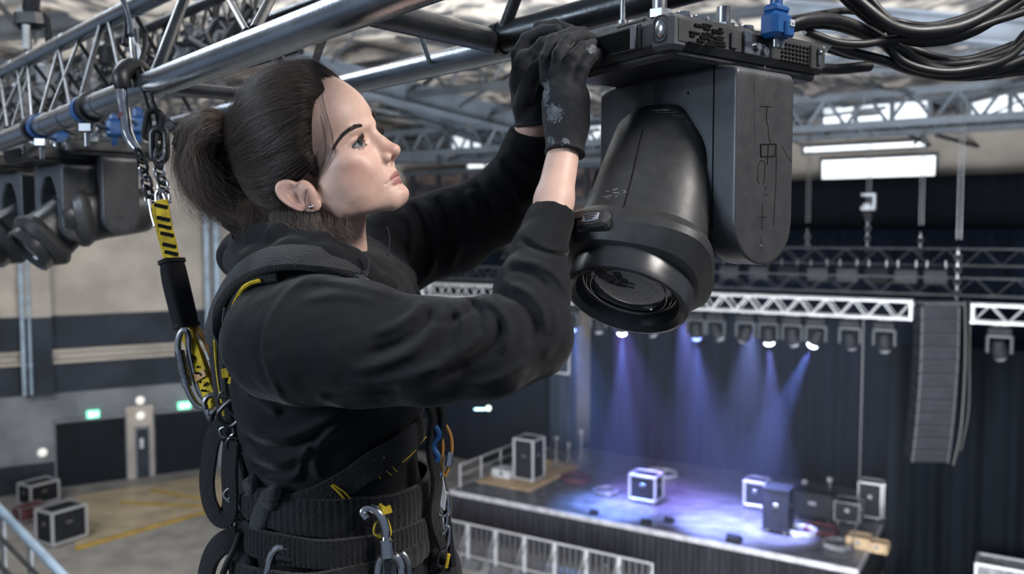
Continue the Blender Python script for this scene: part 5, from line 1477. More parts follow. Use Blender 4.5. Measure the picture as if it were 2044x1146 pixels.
# nape and neck strands hanging below the ear, and frizz over the crown
S = []
def px_strand(pts, l0, l1, jit=0.0, n=14):
    q = [HP(x, y, l0 + (l1-l0)*i/(len(pts)-1)) for i, (x, y) in enumerate(pts)]
    s = np.array([tuple(v) for v in spline(q, 6)]); s += np.linspace(0, 1, len(s))[:, None]*rh.randn(3)*jit + rh.randn(3)*jit*.3
    return s
for i in range(1500):
    u = rh.rand(); x0 = 480 + 150*u + rh.randn()*5; y0 = 395 + 15*rh.rand() - 10*u; x1 = x0 + rh.uniform(-8, 40) - 6*(1-u); y1 = 468 + 40*rh.rand() + 25*u*rh.rand() - 18*(1-u)
    l = -40 - 24*u + rh.uniform(-6, 14)
    S.append(px_strand([(x0, y0), (x0+rh.uniform(-8, 12), (y0+y1)/2-8), (x1, y1-12), (x1+rh.uniform(-12, 14), y1)], l, l+rh.uniform(-4, 22), .002))
for i in range(700):
    x0 = rh.uniform(540, 700); y0 = 418 + 14*rh.rand() + (x0-540)*.06; x1 = x0 + rh.uniform(-14, 34); y1 = y0 + rh.uniform(30, 62)
    if x0 > 640 and rh.rand() > .15: continue
    S.append(px_strand([(x0, y0), (x0+rh.uniform(-7, 10), (y0+y1)/2), (x1, y1-6), (x1+rh.uniform(-10, 12), y1+4)], -66-10*rh.rand(), -80-12*rh.rand(), .0012))
for i in range(420):
    x0 = 470 + 165*rh.rand(); y0 = 145 + ((x0-580)/130)**2*38 + (max(0, x0-640)*.16); 
    a = rh.uniform(-.6, .6); L = rh.uniform(14, 46)
    S.append(px_strand([(x0, y0+10), (x0-L*.45, y0-6-8*rh.rand()), (x0-L*(.9+.3*a), y0-4-14*rh.rand()), (x0-L*1.5, y0+12*a)], rh.uniform(-20, 20), rh.uniform(-25, 25)))
for i in range(120):
    t = rh.uniform(-2.4, 1.3); r = rh.uniform(.9, 1.2); cx, cy = 408, 330; 
    p0 = (cx + 48*math.cos(t+PI), cy + 88*math.sin(t+PI)); p1 = (cx + 58*r*math.cos(t+PI+.2), cy + 100*r*math.sin(t+PI+.2)); p2 = (cx + 56*r*math.cos(t+PI+.5), cy + 98*r*math.sin(t+PI+.55))
    S.append(px_strand([p0, p1, p2, (p2[0]+rh.uniform(-10, 10), p2[1]+rh.uniform(-4, 18))], rh.uniform(-20, 20), rh.uniform(-25, 25)))
strand_object('loose_strands', S, .00009, M['strand_light'], hair)
# face framing locks, on the skin
S = []
def skin_strand(pts, lift, jit, n=6):
    out = []
    for i, v in enumerate(spline([(x, y, 0) for x, y in pts], n)):
        h = march(v.x, v.y)
        if h is None: continue
        out.append(h + normal_at(h)*lift + rh.randn(3)*jit*.2)
    o = np.array(out); return o
locks = [([(642, 190), (652, 232), (664, 272), (666, 305), (652, 338), (636, 360)], .0035, 9), ([(640, 232), (650, 275), (652, 318), (638, 352)], .003, 7),
         ([(626, 352), (612, 380), (611, 405), (622, 428), (642, 450)], .004, 8), ([(634, 300), (628, 345), (618, 372), (606, 392)], .004, 5), ([(622, 330), (604, 360), (590, 376)], .004, 6)]
for pts_, lf, cnt in locks:
    bs = skin_strand(pts_, lf, 0, 9)
    if len(bs) < 3: continue
    for _ in range(30): bs[1:-1] = (bs[:-2]+bs[2:])/2*.5 + bs[1:-1]*.5
    bs = bs + np.array(P(640, 300, .98) - P(640, 300, .985))*.0
    for k in range(cnt*2):
        o = rh.randn(3)*.0009; w = np.linspace(.4, 1.3, len(bs))[:, None]; S.append(bs + o*w + rh.randn(3)*.0004)
strand_object('face_locks', S, .00007, M['strand'], hair)
# brows and lashes
S = []
bp = spline([(668, 298, 0), (676, 284, 0), (687, 270, 0), (700, 259, 0), (712, 253, 0), (724, 251, 0)], 8)
for i in range(900):
    t = rh.rand()**.9; j = t*(len(bp)-1); v = bp[int(j)]; th = np.interp(t, [0, .3, .75, 1], [.7, 2.2, 3.8, 2.2])
    x = v.x + rh.uniform(-.6, .6); y = v.y + rh.uniform(-1, 1)*th
    h = march(x, y)
    if h is None: continue
    nn = normal_at(h); L = rh.uniform(.003, .0055)
    dr = (HM @ V3(-.55, -.72, .25+.35*t)); dr = dr - nn*(dr@nn); dr /= np.linalg.norm(dr)
    S.append(np.array([h, h + dr*L*.5 + nn*.0007, h + dr*L + nn*.0004]))
for i in range(260):      # far brow
    t = rh.rand(); q0 = V3(101-8*t, 12+20*t, -11+3*t) + rh.randn(3)*V3(.5, 1, 2.2); d = float(head_sdf(q0[None])[0]); h = h2w(q0); nn = normal_at(h); h = h - nn*d/1000
    S.append(np.array([h, h + (HM@V3(.1, .6, .5))*.003 + nn*.0030, h + (HM@V3(-.1, .9, .5))*.0065 + nn*.0042]))
strand_object('eyebrow_hair', S, .00010, M['brow'], hair)
S = []
for s, c in ((-1, EYE[0]), (1, EYE[1])):
    for up in (1, 0):
        for i in range(95 if up else 55):
            w = rh.uniform(-1, 1); lw = w*13.6; c3 = V3(*c)
            uu = ((1.0+5.4*(1-w*w)) if up else (.3-4.6*(1-w*w))) - .09*lw*s
            rr_ = 13.9; ff = math.sqrt(max(rr_*rr_ - lw*lw - uu*uu, 9)); p0 = c3 + V3(ff, lw, uu)
            o = V3(.75, .45*w + .15*s, 0); L = (rh.uniform(6, 9.5) if s < 0 else rh.uniform(9, 14)) if up else rh.uniform(3, 4.5); z = 1 if up else -1
            S.append(h2w(np.array([p0, p0 + o*L*.5 + V3(0, 0, z*.5), p0 + o*L*.85 + V3(0, 0, z*L*.28), p0 + o*L*1.0 + V3(0, 0, z*L*.62)])))
    for k in range(40):
        w = np.linspace(-1, 1, 13); o = rh.randn(3)*.12
        pl = [V3(*c) + V3(math.sqrt(max(13.8**2-(x*13.6)**2-(1.0+5.4*(1-x*x)-.09*x*13.6*s)**2, 9)), x*13.6, 1.0+5.4*(1-x*x)-.09*x*13.6*s) + o for x in w]; S.append(h2w(np.array(pl)))
strand_object('eyelashes', S, .00012, M['brow'], hair)
# ear stud
h = march(621, 413); es = MB()
if h is not None:
    nn = normal_at(h); es.ball(Vector(h)+Vector(nn)*.0014, .0021, 12, 8); es.ball(Vector(h)+Vector(nn)*.0012+Vector((.0028, 0, -.0052)), .0013, 10, 6)
    es.ring([Vector(h)+Vector(nn)*.001+Vector((.0026*math.cos(t), 0, .0026*math.sin(t))) for t in np.linspace(0, 2*PI, 13)[:-1]], .0005, 5)
    es.build('ear_stud', M['chrome'], person)

# ================================================================ clothing
def fold_disp(p, folds):
    x, y = to_px(p); out = np.zeros(x.shape)
    for pts_, w, amp in folds:
        w = w*1.0 if w > 4 else w*1.9; amp = amp*(1.0 if w > 4.1 and w not in (5.7, 6.08, 6.65) else .12)
        pl = np.array([(v.x, v.y) for v in spline([(a, b_, 0) for a, b_ in pts_], 5)]); best = np.full(x.shape, 1e9); tt = np.zeros(x.shape)
        bx0, by0 = pl.min(0)-3*w; bx1, by1 = pl.max(0)+3*w; m = (x > bx0) & (x < bx1) & (y > by0) & (y < by1)
        if not m.any(): continue
        xm, ym = x[m], y[m]; bm = np.full(xm.shape, 1e9); tm = np.zeros(xm.shape); n = len(pl)-1
        for i in range(n):
            a, b_ = pl[i], pl[i+1]; d = b_-a; L = d@d + 1e-9; h = np.clip(((xm-a[0])*d[0]+(ym-a[1])*d[1])/L, 0, 1)
            ds = (xm-a[0]-h*d[0])**2 + (ym-a[1]-h*d[1])**2; c = ds < bm; bm[c] = ds[c]; tm[c] = (i+h[c])/n
        e = np.exp(-bm/(w*w)) * np.clip(np.minimum(tm, 1-tm)*5, 0, 1)
        out[m] += amp*e
    return out
SLEEVE_R = [(562, 682, 1.075, 118), (620, 682, 1.055, 122), (720, 688, 1.03, 121), (850, 702, 1.01, 104), (975, 694, 1.01, 97), (1052, 668, 1.045, 87), (1063, 580, 1.085, 71), (1077, 500, 1.125, 51), (1094, 448, 1.152, 42), (1105, 425, 1.16, 40)]
SLEEVE_L = [(740, 540, 1.42, 92), (800, 492, 1.43, 86), (900, 462, 1.43, 82), (975, 422, 1.42, 70), (1030, 358, 1.39, 55), (1050, 300, 1.365, 43), (1056, 268, 1.355, 37)]
FOLDS_R = [
 ([(590, 572), (640, 560), (720, 572), (800, 596)], 9, .0035), ([(600, 600), (680, 588), (770, 604)], 10, .0030), ([(570, 590), (610, 556), (680, 545), (740, 552)], 8, .003),
 ([(690, 742), (760, 728), (830, 696), (872, 650), (890, 612)], 11, .0050), ([(720, 712), (790, 690), (840, 655), (860, 615)], 10, -.0042),
 ([(735, 670), (790, 650), (830, 622), (845, 600)], 10, .0040), ([(820, 752), (900, 722), (955, 672), (975, 620)], 12, .0046), ([(860, 760), (930, 728), (985, 680), (1004, 630)], 10, -.0038),
 ([(680, 765), (760, 765), (850, 742), (900, 705)], 14, .0035), ([(900, 600), (925, 640), (915, 690), (880, 722)], 9, .0038), ([(935, 595), (960, 630), (955, 670)], 8, -.0040),
 ([(960, 590), (1000, 620), (1015, 665), (1000, 710)], 9, .0045), ([(985, 585), (1030, 600), (1060, 640), (1060, 690)], 9, -.0038), ([(1000, 560), (1050, 580), (1085, 620), (1090, 670)], 9, .0040),
 ([(1012, 535), (1060, 548), (1100, 582)], 8, -.0032), ([(1020, 520), (1065, 525), (1110, 550), (1135, 590)], 8, .0030), ([(1060, 720), (1000, 756), (920, 776)], 12, .003),
 ([(1100, 600), (1110, 660), (1085, 720)], 10, .0025), ([(640, 790), (720, 786), (800, 776)], 9, -.003), ([(860, 640), (900, 640), (950, 610)], 8, -.003),
 ([(602, 548), (555, 590), (522, 655), (520, 720), (545, 785), (568, 812)], 3.2, -.0035), ([(610, 552), (565, 594), (532, 656), (530, 720), (554, 783), (576, 808)], 3.0, .0016),
 ([(1036, 474), (1068, 496), (1105, 508), (1150, 512)], 3, -.0026), ([(1048, 470), (1080, 490), (1112, 500), (1150, 502)], 3.5, .0012)]
FOLDS_T = [
 ([(478, 842), (520, 872), (580, 870), (640, 846), (690, 822)], 9, .0055), ([(486, 862), (530, 892), (590, 890), (650, 862)], 8, -.0050), ([(490, 895), (540, 922), (600, 908), (650, 868), (690, 840)], 9, .0060),
 ([(500, 920), (550, 944), (600, 930)], 8, -.004), ([(505, 942), (545, 958), (590, 950), (610, 905), (622, 880)], 8, .0045), ([(610, 968), (606, 930), (622, 892), (645, 862)], 6, -.0028),
 ([(640, 960), (628, 920), (650, 880), (700, 850)], 10, .0045), ([(700, 950), (760, 920), (820, 870)], 14, .003), ([(720, 900), (790, 870), (840, 838)], 10, -.003),
 ([(470, 600), (488, 640), (482, 700)], 8, .003), ([(500, 560), (495, 620), (505, 700), (495, 780)], 9, -.0025), ([(480, 780), (520, 800), (560, 830)], 9, .004),
 ([(820, 560), (835, 600), (860, 640)], 6, -.003), ([(810, 540), (800, 590), (830, 620)], 6, .003)]
FOLDS_L = [([(800, 418), (822, 450), (820, 500), (800, 560)], 8, .0050), ([(822, 408), (845, 440), (845, 490)], 6, -.0045), ([(838, 400), (868, 440), (868, 510), (850, 560)], 8, .0050),
 ([(870, 392), (892, 430), (890, 480)], 6, -.0045), ([(888, 388), (918, 425), (915, 490), (895, 540)], 8, .0050), ([(930, 378), (950, 410), (955, 460)], 7, .0045), ([(945, 366), (975, 400), (980, 450)], 6, -.004),
 ([(958, 355), (1000, 395), (1010, 440)], 8, .0045), ([(985, 325), (1025, 370), (1045, 420)], 7, .0045), ([(1000, 318), (1036, 350), (1060, 395)], 6, -.004), ([(1008, 295), (1045, 325), (1075, 360)], 7, .0040),
 ([(1018, 268), (1050, 292), (1080, 305)], 5, .003)]
HOOD = [(486, 520, 1.20, 40), (520, 528, 1.11, 36), (585, 512, 1.075, 33), (650, 520, 1.07, 30), (715, 540, 1.09, 28), (768, 574, 1.13, 26), (796, 590, 1.20, 22), (800, 560, 1.30, 24), (765, 500, 1.38, 32), (640, 470, 1.40, 38), (520, 490, 1.34, 42), (476, 515, 1.26, 42)]
def hoodie_sdf(p):
    z = p[..., 2]
    d = smax(torso_sdf(p), z-9.985, .05)
    d = smin(d, cpx(p, [(505, 600, 1.14, 50), (560, 612, 1.10, 72), (640, 600, 1.09, 70)], .03), .03)
    d = smin(d, cpx(p, [(560, 590, 1.25, 75), (700, 560, 1.34, 90)], .03), .04)
    d = smin(d, cpx(p, [(740, 640, 1.24, 95), (760, 760, 1.24, 90)], .03), .03)
    ch = cpx(p, SLEEVE_R, .02); sl = cpx(p, SLEEVE_L, .02)
    fr = fold_disp(p, FOLDS_R); fl_ = fold_disp(p, FOLDS_L)
    d = d - 1.8*fold_disp(p, FOLDS_T)*(p[..., 1] < 1.3)
    d = smin(d, sl - 1.8*fl_*(p[..., 1] < 1.45), .016)
    d = smin(d, ch - 1.8*fr*(p[..., 1] < 1.12), .014)
    hood = cpx(p, HOOD, .015) - .003*vnoise(p, 22)
    hood = smin(hood, cpx(p, [(470, 490, 1.25, 24), (500, 468, 1.18, 28), (560, 474, 1.10, 27), (640, 486, 1.085, 24), (705, 518, 1.095, 20), (750, 550, 1.13, 16)], .01), .008)
    d = smin(d, hood, .010)
    # openings: hem, cuffs, neck
    x, y = to_px(p)
    hem = 9.645 + .05*np.clip((x-640)/220, 0, 1)*1.0 - (-.006)*np.sin(x*.06)
    d = smax(d, hem - z, .010)
    cr = PX(1109, 421, 1.157); ax = PX(1122, 318, 1.195)-PX(1106, 410, 1.16); ax = ax/np.linalg.norm(ax)
    d = np.maximum(d, np.where((x > 1000) & (y < 500) & (p[..., 1] < 1.28), (p-cr)@ax, -1))
    cl = PX(1057, 262, 1.352); ax = PX(1058, 240, 1.345)-PX(1045, 300, 1.365); ax = ax/np.linalg.norm(ax)
    d = np.maximum(d, np.where((x > 980) & (y < 330) & (p[..., 1] >= 1.25), (p-cl)@ax, -1))
    return d - .0011*vnoise(p, 34) - .0007*vnoise(p+3, 90)
Vk, Fk = sdf_mesh(hoodie_sdf, (-.50, .90, 9.60), (.16, 1.56, 10.24), .0027, 2)
hoodie = np_object('hoodie', Vk, Fk, M['hoodie'], person)

# trousers
def trouser_sdf(p):
    z = p[..., 2]
    d = smax(torso_sdf(p, -.006), np.maximum(z-9.70, 9.30-z), .02)
    for Yk in (TY-.085, TY+.085):
        d = smin(d, cone(p, (-.26, Yk, 9.42), (-.22, Yk, 8.98), .092, .070), .03); d = smin(d, cone(p, (-.22, Yk, 8.98), (-.27, Yk, 8.58), .070, .055), .02)
    return d - .003*vnoise(p, 16)
Vt, Ft = sdf_mesh(trouser_sdf, (-.46, 1.02, 8.50), (-.02, 1.46, 9.74), .005, 1)
np_object('trousers', Vt, Ft, M['trouser'], person)
for Yk, nm in ((TY-.085, 'near'), (TY+.085, 'far')):
    b = MB(); b.ball((-.19, Yk, 8.50), (.13, .045, .05), 20, 12); b.cyl((-.27, Yk, 8.50), (-.27, Yk, 8.62), .045, .05); b.build('boot', M['case_black'], person)

# drawstring, zip and seams on the hoodie
b = MB(); b.tube(spline([P(726, 506, 1.07), P(736, 522, 1.065), P(733, 540, 1.06), P(722, 552, 1.05)]), .0015, 8); b.build('drawstring', M['speaker'], hoodie)
b = MB(); b.tube(spline([P(714, 549, 1.05), P(735, 562, 1.04), P(752, 580, 1.03)]), .003, 6, flat=(1.6, .5)); b.build('zip_tape', M['steel'], hoodie)
b = MB(); b.tube(spline([P(772, 452, 1.24), P(778, 480, 1.22), P(774, 510, 1.2)]), .0012, 6); b.build('far_drawstring', M['speaker'], hoodie)

# gloves
for side, cuff, out_, bb in (('right', (1128, 300, 1.198, 38), 1.0, ((-.01, 1.10, 10.06), (.16, 1.34, 10.36))), ('left', (1061, 242, 1.345, 33), 1.0, ((-.03, 1.22, 10.10), (.14, 1.46, 10.38)))):
    cx_, cy_, cY, cr_ = cuff
    a0 = PX(cx_, cy_, cY); prev = PX(*HANDS[side]['palm'][1][:3]); ax = (prev-a0)/np.linalg.norm(prev-a0)
    def gs(p, side=side, a0=a0, ax=ax, cr_=cr_, cY=cY):
        d = glove_sdf(side, p)
        s = (p-a0)@ax; rad = np.sqrt(np.maximum(((p-a0)**2).sum(-1)-s*s, 0)); R = rp(cr_, cY)
        cf = np.maximum(rad-R, np.maximum(-s-.006, s-.030)); d = smin(d, cf, .006)
        beadr = np.sqrt((rad-R)**2 + (s+.004)**2) - .0024; d = smin(d, beadr, .0015)
        rib = np.sqrt((rad-R)**2 + (s-.030)**2) - .0018; d = smin(d, rib, .0025)
        d = np.maximum(d, -s-.0065)
        kn = .00035*np.sin(s*2600)*np.clip((.03-s)/.01, 0, 1)
        return d - .0007*vnoise(p, 120) - kn
    Vg, Fg = sdf_mesh(gs, *bb, .0016, 1); fc = Vg[Fg].mean(1); X, Y_ = to_px(fc); mi = np.zeros(len(Fg), int)
    gl = np_object('glove', Vg, Fg, [M['glove'], M['glove_pad']], person, mi)
    if side == 'right':
        nz = vnoise(fc, 400)
        m = ((X-1090)**2/170 + (Y_-184)**2/900 + .9*nz < .55) & (X < 1097) | ((X-1106)**2/300 + (Y_-226)**2/420 + .6*nz < .8) | ((X-1100)**2/60 + (Y_-280)**2/60 + .8*nz < .8) | ((X-1128)**2/60 + (Y_-284)**2/160 + 1.2*nz < .5) | ((X-1183)**2/120 + (Y_-98)**2/90 + .9*nz < .6) | ((X-1140)**2/90 + (Y_-92)**2/60 + .9*nz < .3)
        mi[m & (fc[:, 1] < 1.235)] = 1; gl.data.polygons.foreach_set('material_index', mi.astype(np.int32)); gl.data.update()
        gl['label'] = 'near black knit glove with worn grey patches'
# ================================================================ harness worn over the hoodie
def surf(px, py, fn, t0=.8):
    o = np.array([0, 0, CAMZ]); r = np.array(P(px, py, 1.0)) - o; r = r/np.linalg.norm(r); t = t0
    for _ in range(70):
        d = float(fn((o+r*t)[None])[0]); t += d*.8
        if d < 2e-4: break
        if t > 1.7: return None, None
    q = o+r*t; e = .002; g = np.array([float(fn((q+np.eye(3)[i]*e)[None])[0]-fn((q-np.eye(3)[i]*e)[None])[0]) for i in range(3)])
    return q, g/(np.linalg.norm(g)+1e-12)
def cloth_sdf(p): return np.minimum(hoodie_sdf(p), trouser_sdf(p))
harness = empty('harness', person.location); harness.parent = person; harness.location = (0, 0, 0)
def hb(b, name, m, par=None, **k):
    o = b.build(name, m, None, **k); o.parent = par or harness
    if not par: o.matrix_parent_inverse = Matrix.Translation(-person.location)
    return o
def strapP(name, pts, w, t, m, nrm=None, lift=.004, n=6, par=None, edge=None):
    sp = spline([Vector(p) for p in pts], n); q = []; N = []
    for v in sp:
        q.append(P(v.x, v.y, v.z)); N.append(Vector(nrm))
    if callable(w): w = [w(i/(len(q)-1)) for i in range(len(q))]
    b = MB(); b.strap([a + c.normalized()*lift for a, c in zip(q, N)], N, w, t); o = hb(b, name, m, par)
    return o, q
def strapS(name, pts, w, t, m, fn, lift=.003, n=8, par=None):
    q = []; N = []
    for v in spline([Vector((x, y, 0)) for x, y in pts], n):
        h, g = surf(v.x, v.y, fn)
        if h is None: continue
        q.append(Vector(h)); N.append(Vector(g))
    # smooth the path
    for _ in range(4):
        q = [q[0]] + [(q[i-1]+q[i]*2+q[i+1])/4 for i in range(1, len(q)-1)] + [q[-1]]; N = [N[0]] + [(N[i-1]+N[i]*2+N[i+1]).normalized() for i in range(1, len(N)-1)] + [N[-1]]
    b = MB(); b.strap([a+c*lift for a, c in zip(q, N)], N, w, t); return hb(b, name, m, par), q, N
strapP('shoulder_pad', [(765, 566, 1.13), (720, 546, 1.085), (650, 524, 1.052), (585, 517, 1.046), (528, 526, 1.055), (486, 548, 1.078), (456, 580, 1.11), (439, 615, 1.14), (431, 655, 1.16), (433, 690, 1.17)], lambda t: .034*min(1, .45+t*4), .012, M['hood_rib'], nrm=(-.35, -.75, .65))
strapP('shoulder_strap', [(560, 545, 1.05), (515, 556, 1.06), (480, 590, 1.09), (460, 640, 1.13), (450, 700, 1.15), (455, 780, 1.155), (468, 860, 1.16), (482, 930, 1.15), (492, 985, 1.14)], .024, .006, M['webbing'], nrm=(-.8, -.6, .2))
bs, q = strapP('back_strap', [(434, 680, 1.17), (438, 740, 1.17), (446, 800, 1.175), (458, 860, 1.175), (470, 920, 1.17), (482, 990, 1.15)], .028, .007, M['webbing'], nrm=(-.75, -.65, .1))
b = MB(); b.tube(spline([P(428, 640, 1.15), P(430, 700, 1.155), P(436, 760, 1.16), P(448, 830, 1.16)]), .0022, 6); hb(b, 'yellow_piping', M['yellow'], bs)
b = MB(); b.tube(spline([P(520, 560, 1.045), P(500, 566, 1.05), P(484, 580, 1.06), P(466, 618, 1.09), P(458, 660, 1.12)]), .0032, 6, flat=(1.4, .8)); hb(b, 'yellow_lining', M['yellow'], bs)
b = MB()
for x, y, r_ in ((455, 688, .006), (463, 720, .004), (450, 745, .005), (462, 760, .004)): b.box(P(x, y, 1.135), (r_*2, .004, r_*2.6), Matrix.Rotation(x*.3, 3, 'Y'), .001)
hb(b, 'yellow_tabs', M['yellow'], bs)
for k, (x, y, m, sz) in enumerate(((447, 796, 'black_metal', .007), (462, 825, 'black_metal', .014), (452, 862, 'steel', .007), (470, 888, 'black_metal', .009), (462, 990, 'clutter', .008), (488, 1010, 'steel', .008), (478, 1040, 'black_metal', .010), (500, 1048, 'clutter', .008), (492, 905, 'steel', .005))):
    b = MB(); c = P(x, y, 1.145); R = Matrix.Rotation(.3+k*.5, 3, 'Y')
    b.ring([c + R @ Vector((sz*math.copysign(abs(math.cos(t))**.6, math.cos(t)), 0, sz*1.3*math.copysign(abs(math.sin(t))**.6, math.sin(t)))) for t in np.linspace(0, 2*PI, 17)[:-1]], sz*.22, 6); b.box(c, (sz*1.9, .003, sz*.35), R, .001)
    hb(b, 'buckle', M[m])
strapP('hanging_loop', [(452, 850, 1.15), (432, 868, 1.16), (423, 910, 1.165), (418, 960, 1.165), (424, 1004, 1.16), (440, 1030, 1.155), (458, 1028, 1.15), (464, 1000, 1.15), (462, 940, 1.15), (466, 880, 1.15)], .030, .004, M['webbing'], nrm=(-.5, -.85, .0), n=8)
strapP('lower_loop', [(478, 1074, 1.14), (450, 1084, 1.14), (430, 1106, 1.145), (418, 1140, 1.15), (414, 1180, 1.15)], .034, .006, M['webbing'], nrm=(-.6, -.8, .2))
b = MB()
for r_ in ((486, 1062), (452, 1105), (440, 1146)): pass
b.tube(spline([P(480, 1060, 1.13), P(470, 1090, 1.13), P(455, 1120, 1.13), P(440, 1160, 1.13)]), .006, 8, flat=(1.5, .6)); hb(b, 'thin_loop', M['black_metal'])
# belts around the waist
def belt(name, pyc, h, t, m, infl, ribs=0, a0=0, a1=2*PI, dz=0.0, nseg=420):
    zc = P(700, pyc, 1.1).z; b = MB(); vs = []; fs = []; prof = [(-.5, 0), (-.48, .8), (-.3, 1), (0, 1.05), (.3, 1), (.48, .8), (.5, 0)]
    n = nseg
    for i in range(n):
        a = a0+(a1-a0)*i/(n if a1-a0 > 6 else n-1); z0 = zc + dz*math.cos(a); cx, ax_, by = torso_prof(z0)
        rb_ = (1 + .0)*infl + (.0008*math.sin(a*ribs*2) + .0022*math.sin(a*7+pyc) if ribs else 0)
        for zz, o in prof:
            hh = h*(1 + (.04*math.sin(a*9) if ribs else 0)); r1 = rb_ + o*t
            b.v.append((cx + (ax_+r1)*math.cos(a), TY + (by+r1)*math.sin(a), z0 + zz*hh))
    m_ = len(prof)
    for i in range(n if a1-a0 > 6 else n-1):
        for k in range(m_-1):
            A = i*m_+k; B_ = ((i+1) % n)*m_+k; b.f.append((A, B_, B_+1, A+1)); b.m.append(0)
    return hb(b, name, m)
belt('waist_belt', 1030, .052, .011, M['webbing'], .002, ribs=46, dz=-.012)
belt('lower_belt', 1098, .040, .009, M['webbing'], .004, ribs=64, dz=-.006)
belt('leg_strap', 1150, .030, .008, M['webbing'], .006, ribs=30, dz=.01)
def pad(name, pts, w, t, m, fn=cloth_sdf, lift=.004):
    q = []; N = []
    for v in spline([Vector((x, y, 0)) for x, y in pts], 6):
        h, g = surf(v.x, v.y, fn)
        if h is not None: q.append(Vector(h)); N.append(Vector(g))
    k = len(q); wl_ = [w*math.sin(PI*(i+.6)/(k+.2))**.45 for i in range(k)]
    b = MB(); b.strap([a+c*lift for a, c in zip(q, N)], N, wl_, t); return hb(b, name, m, angle=95)
pad('hip_pad', [(556, 962), (548, 1000), (535, 1040), (528, 1056)], .030, .016, M['hood_rib'], lift=.012)
pad('side_pad', [(512, 950), (504, 985), (500, 1025), (502, 1060)], .030, .012, M['hood_rib'], lift=.006)
pad('pouch', [(505, 1068), (502, 1100), (506, 1140), (508, 1170)], .030, .016, M['hood_rib'], lift=.010)
cs, q, N = strapS('cross_strap', [(575, 1012), (620, 996), (665, 975), (720, 940), (770, 908), (820, 872), (862, 838)], .036, .005, M['webbing'], cloth_sdf, lift=.006)
def stitch(pts, r=.0009, par=None, lift=.0095):
    qq = []
    for x, y in pts:
        h, g = surf(x, y, cloth_sdf)
        if h is not None: qq.append(Vector(h)+Vector(g)*lift)
    if len(qq) > 1: b = MB(); b.tube(qq, r, 5); return b
for pts in ([(728, 926), (752, 952)], [(742, 920), (772, 946)], [(760, 914), (784, 934)], [(798, 906), (812, 898)], [(792, 918), (806, 908), (818, 896)], [(826, 884), (838, 872)]):
    b = stitch(pts)
    if b: hb(b, 'yellow_stitching', M['thread'], cs)
b = stitch([(660, 962), (676, 976), (692, 988), (706, 1000), (722, 1014)], .0016, lift=.011)
if b: hb(b, 'yellow_cord', M['yellow'])
b = stitch([(664, 960), (684, 974), (700, 986), (728, 1006)], .0012, lift=.012)
if b: hb(b, 'yellow_cord', M['yellow'])

def seam(name, pts, r, lift=.0004):
    qq = []
    for v in spline([Vector((x, y, 0)) for x, y in pts], 8):
        h, g = surf(v.x, v.y, cloth_sdf)
        if h is not None: qq.append(Vector(h)+Vector(g)*lift)
    for _ in range(3): qq = [qq[0]]+[(qq[i-1]+qq[i]*2+qq[i+1])/4 for i in range(1, len(qq)-1)]+[qq[-1]]
    b = MB(); b.tube(qq, r, 6); o = b.build(name, M['trouser'], hoodie); o.matrix_parent_inverse = Matrix.Translation(-person.location)
    return o
for pts, r in (([(600, 550), (560, 592), (526, 655), (524, 720), (546, 785), (566, 808)], .0016), ([(606, 552), (567, 594), (533, 656), (531, 720), (553, 783), (573, 806)], .0009), ([(1036, 482), (1068, 500), (1105, 512), (1146, 516)], .0010),
                ([(618, 536), (640, 562), (652, 580)], .0008), ([(640, 862), (636, 840), (646, 818)], .0008)):
    seam('seam', pts, r)

# ---------------------------------------------------------------- metal hung on the harness
def pathring(name, pts, r, m, par=None, closed=True, seg=10):
    b = MB(); q = [P(*p) for p in pts]
    if closed:
        q2 = []; n = len(q)
        for i in range(n):
            p0, p1, p2, p3 = q[i-1], q[i], q[(i+1) % n], q[(i+2) % n]
            for k in range(6):
                t = k/6; q2.append(.5*((2*p1)+(p2-p0)*t+(2*p0-5*p1+4*p2-p3)*t*t+(p3-p0+3*p1-3*p2)*t**3))
        b.ring(q2, r, seg)
    else: b.tube(spline(q, 8), r, seg)
    o = b.build(name, m, par); return o
def surfY(px, py, off):
    h, g = surf(px, py, cloth_sdf); return (h[1] if h is not None else 1.1) - off
yb = min(surfY(760, 1060, .016), 1.09)
e = empty('carabiner', P(765, 1080, yb), 'large polished steel carabiner hanging at the front of the waist belt', 'carabiner')
pathring('hook', [(733, 1036, yb-.004), (724, 1022, yb), (738, 1013, yb+.002), (757, 1026, yb), (768, 1052, yb), (771, 1078, yb), (772, 1096, yb)], [.0050, .0056, .0062, .0064, .0064, .0060, .006], M['chrome'], e, closed=False, seg=14)
b = MB(); b.cyl(P(770, 1076, yb), P(773, 1110, yb), .0096, .0104, seg=22); b.cyl(P(770, 1074, yb), P(770, 1079, yb), .0108, seg=22); b.build('locking_sleeve', M['chrome'], e)
pathring('frame', [(768, 1108, yb), (757, 1124, yb), (754, 1150, yb), (762, 1180, yb), (785, 1185, yb), (800, 1160, yb), (800, 1130, yb), (790, 1112, yb)], .0055, M['chrome'], e)
b = MB(); b.box(P(775, 1140, yb), (.017, .008, .05), None, .003); gt = b.build('gate', M['steel'], e)
b = MB(); b.box(P(775, 1128, yb-.005), (.011, .003, .014), None, .001); b.box(P(775, 1148, yb-.005), (.011, .003, .010), None, .001); b.build('slot', M['black_metal'], gt)
b = MB(); b.strap([P(756, 1012, yb+.006), P(768, 1020, yb-.002), P(780, 1016, yb+.004)], [Vector((0, -1, .3))]*3, .011, .003)
tag(b.build('yellow_tab', M['yellow']), 'small yellow webbing tab above the front carabiner', 'tab')
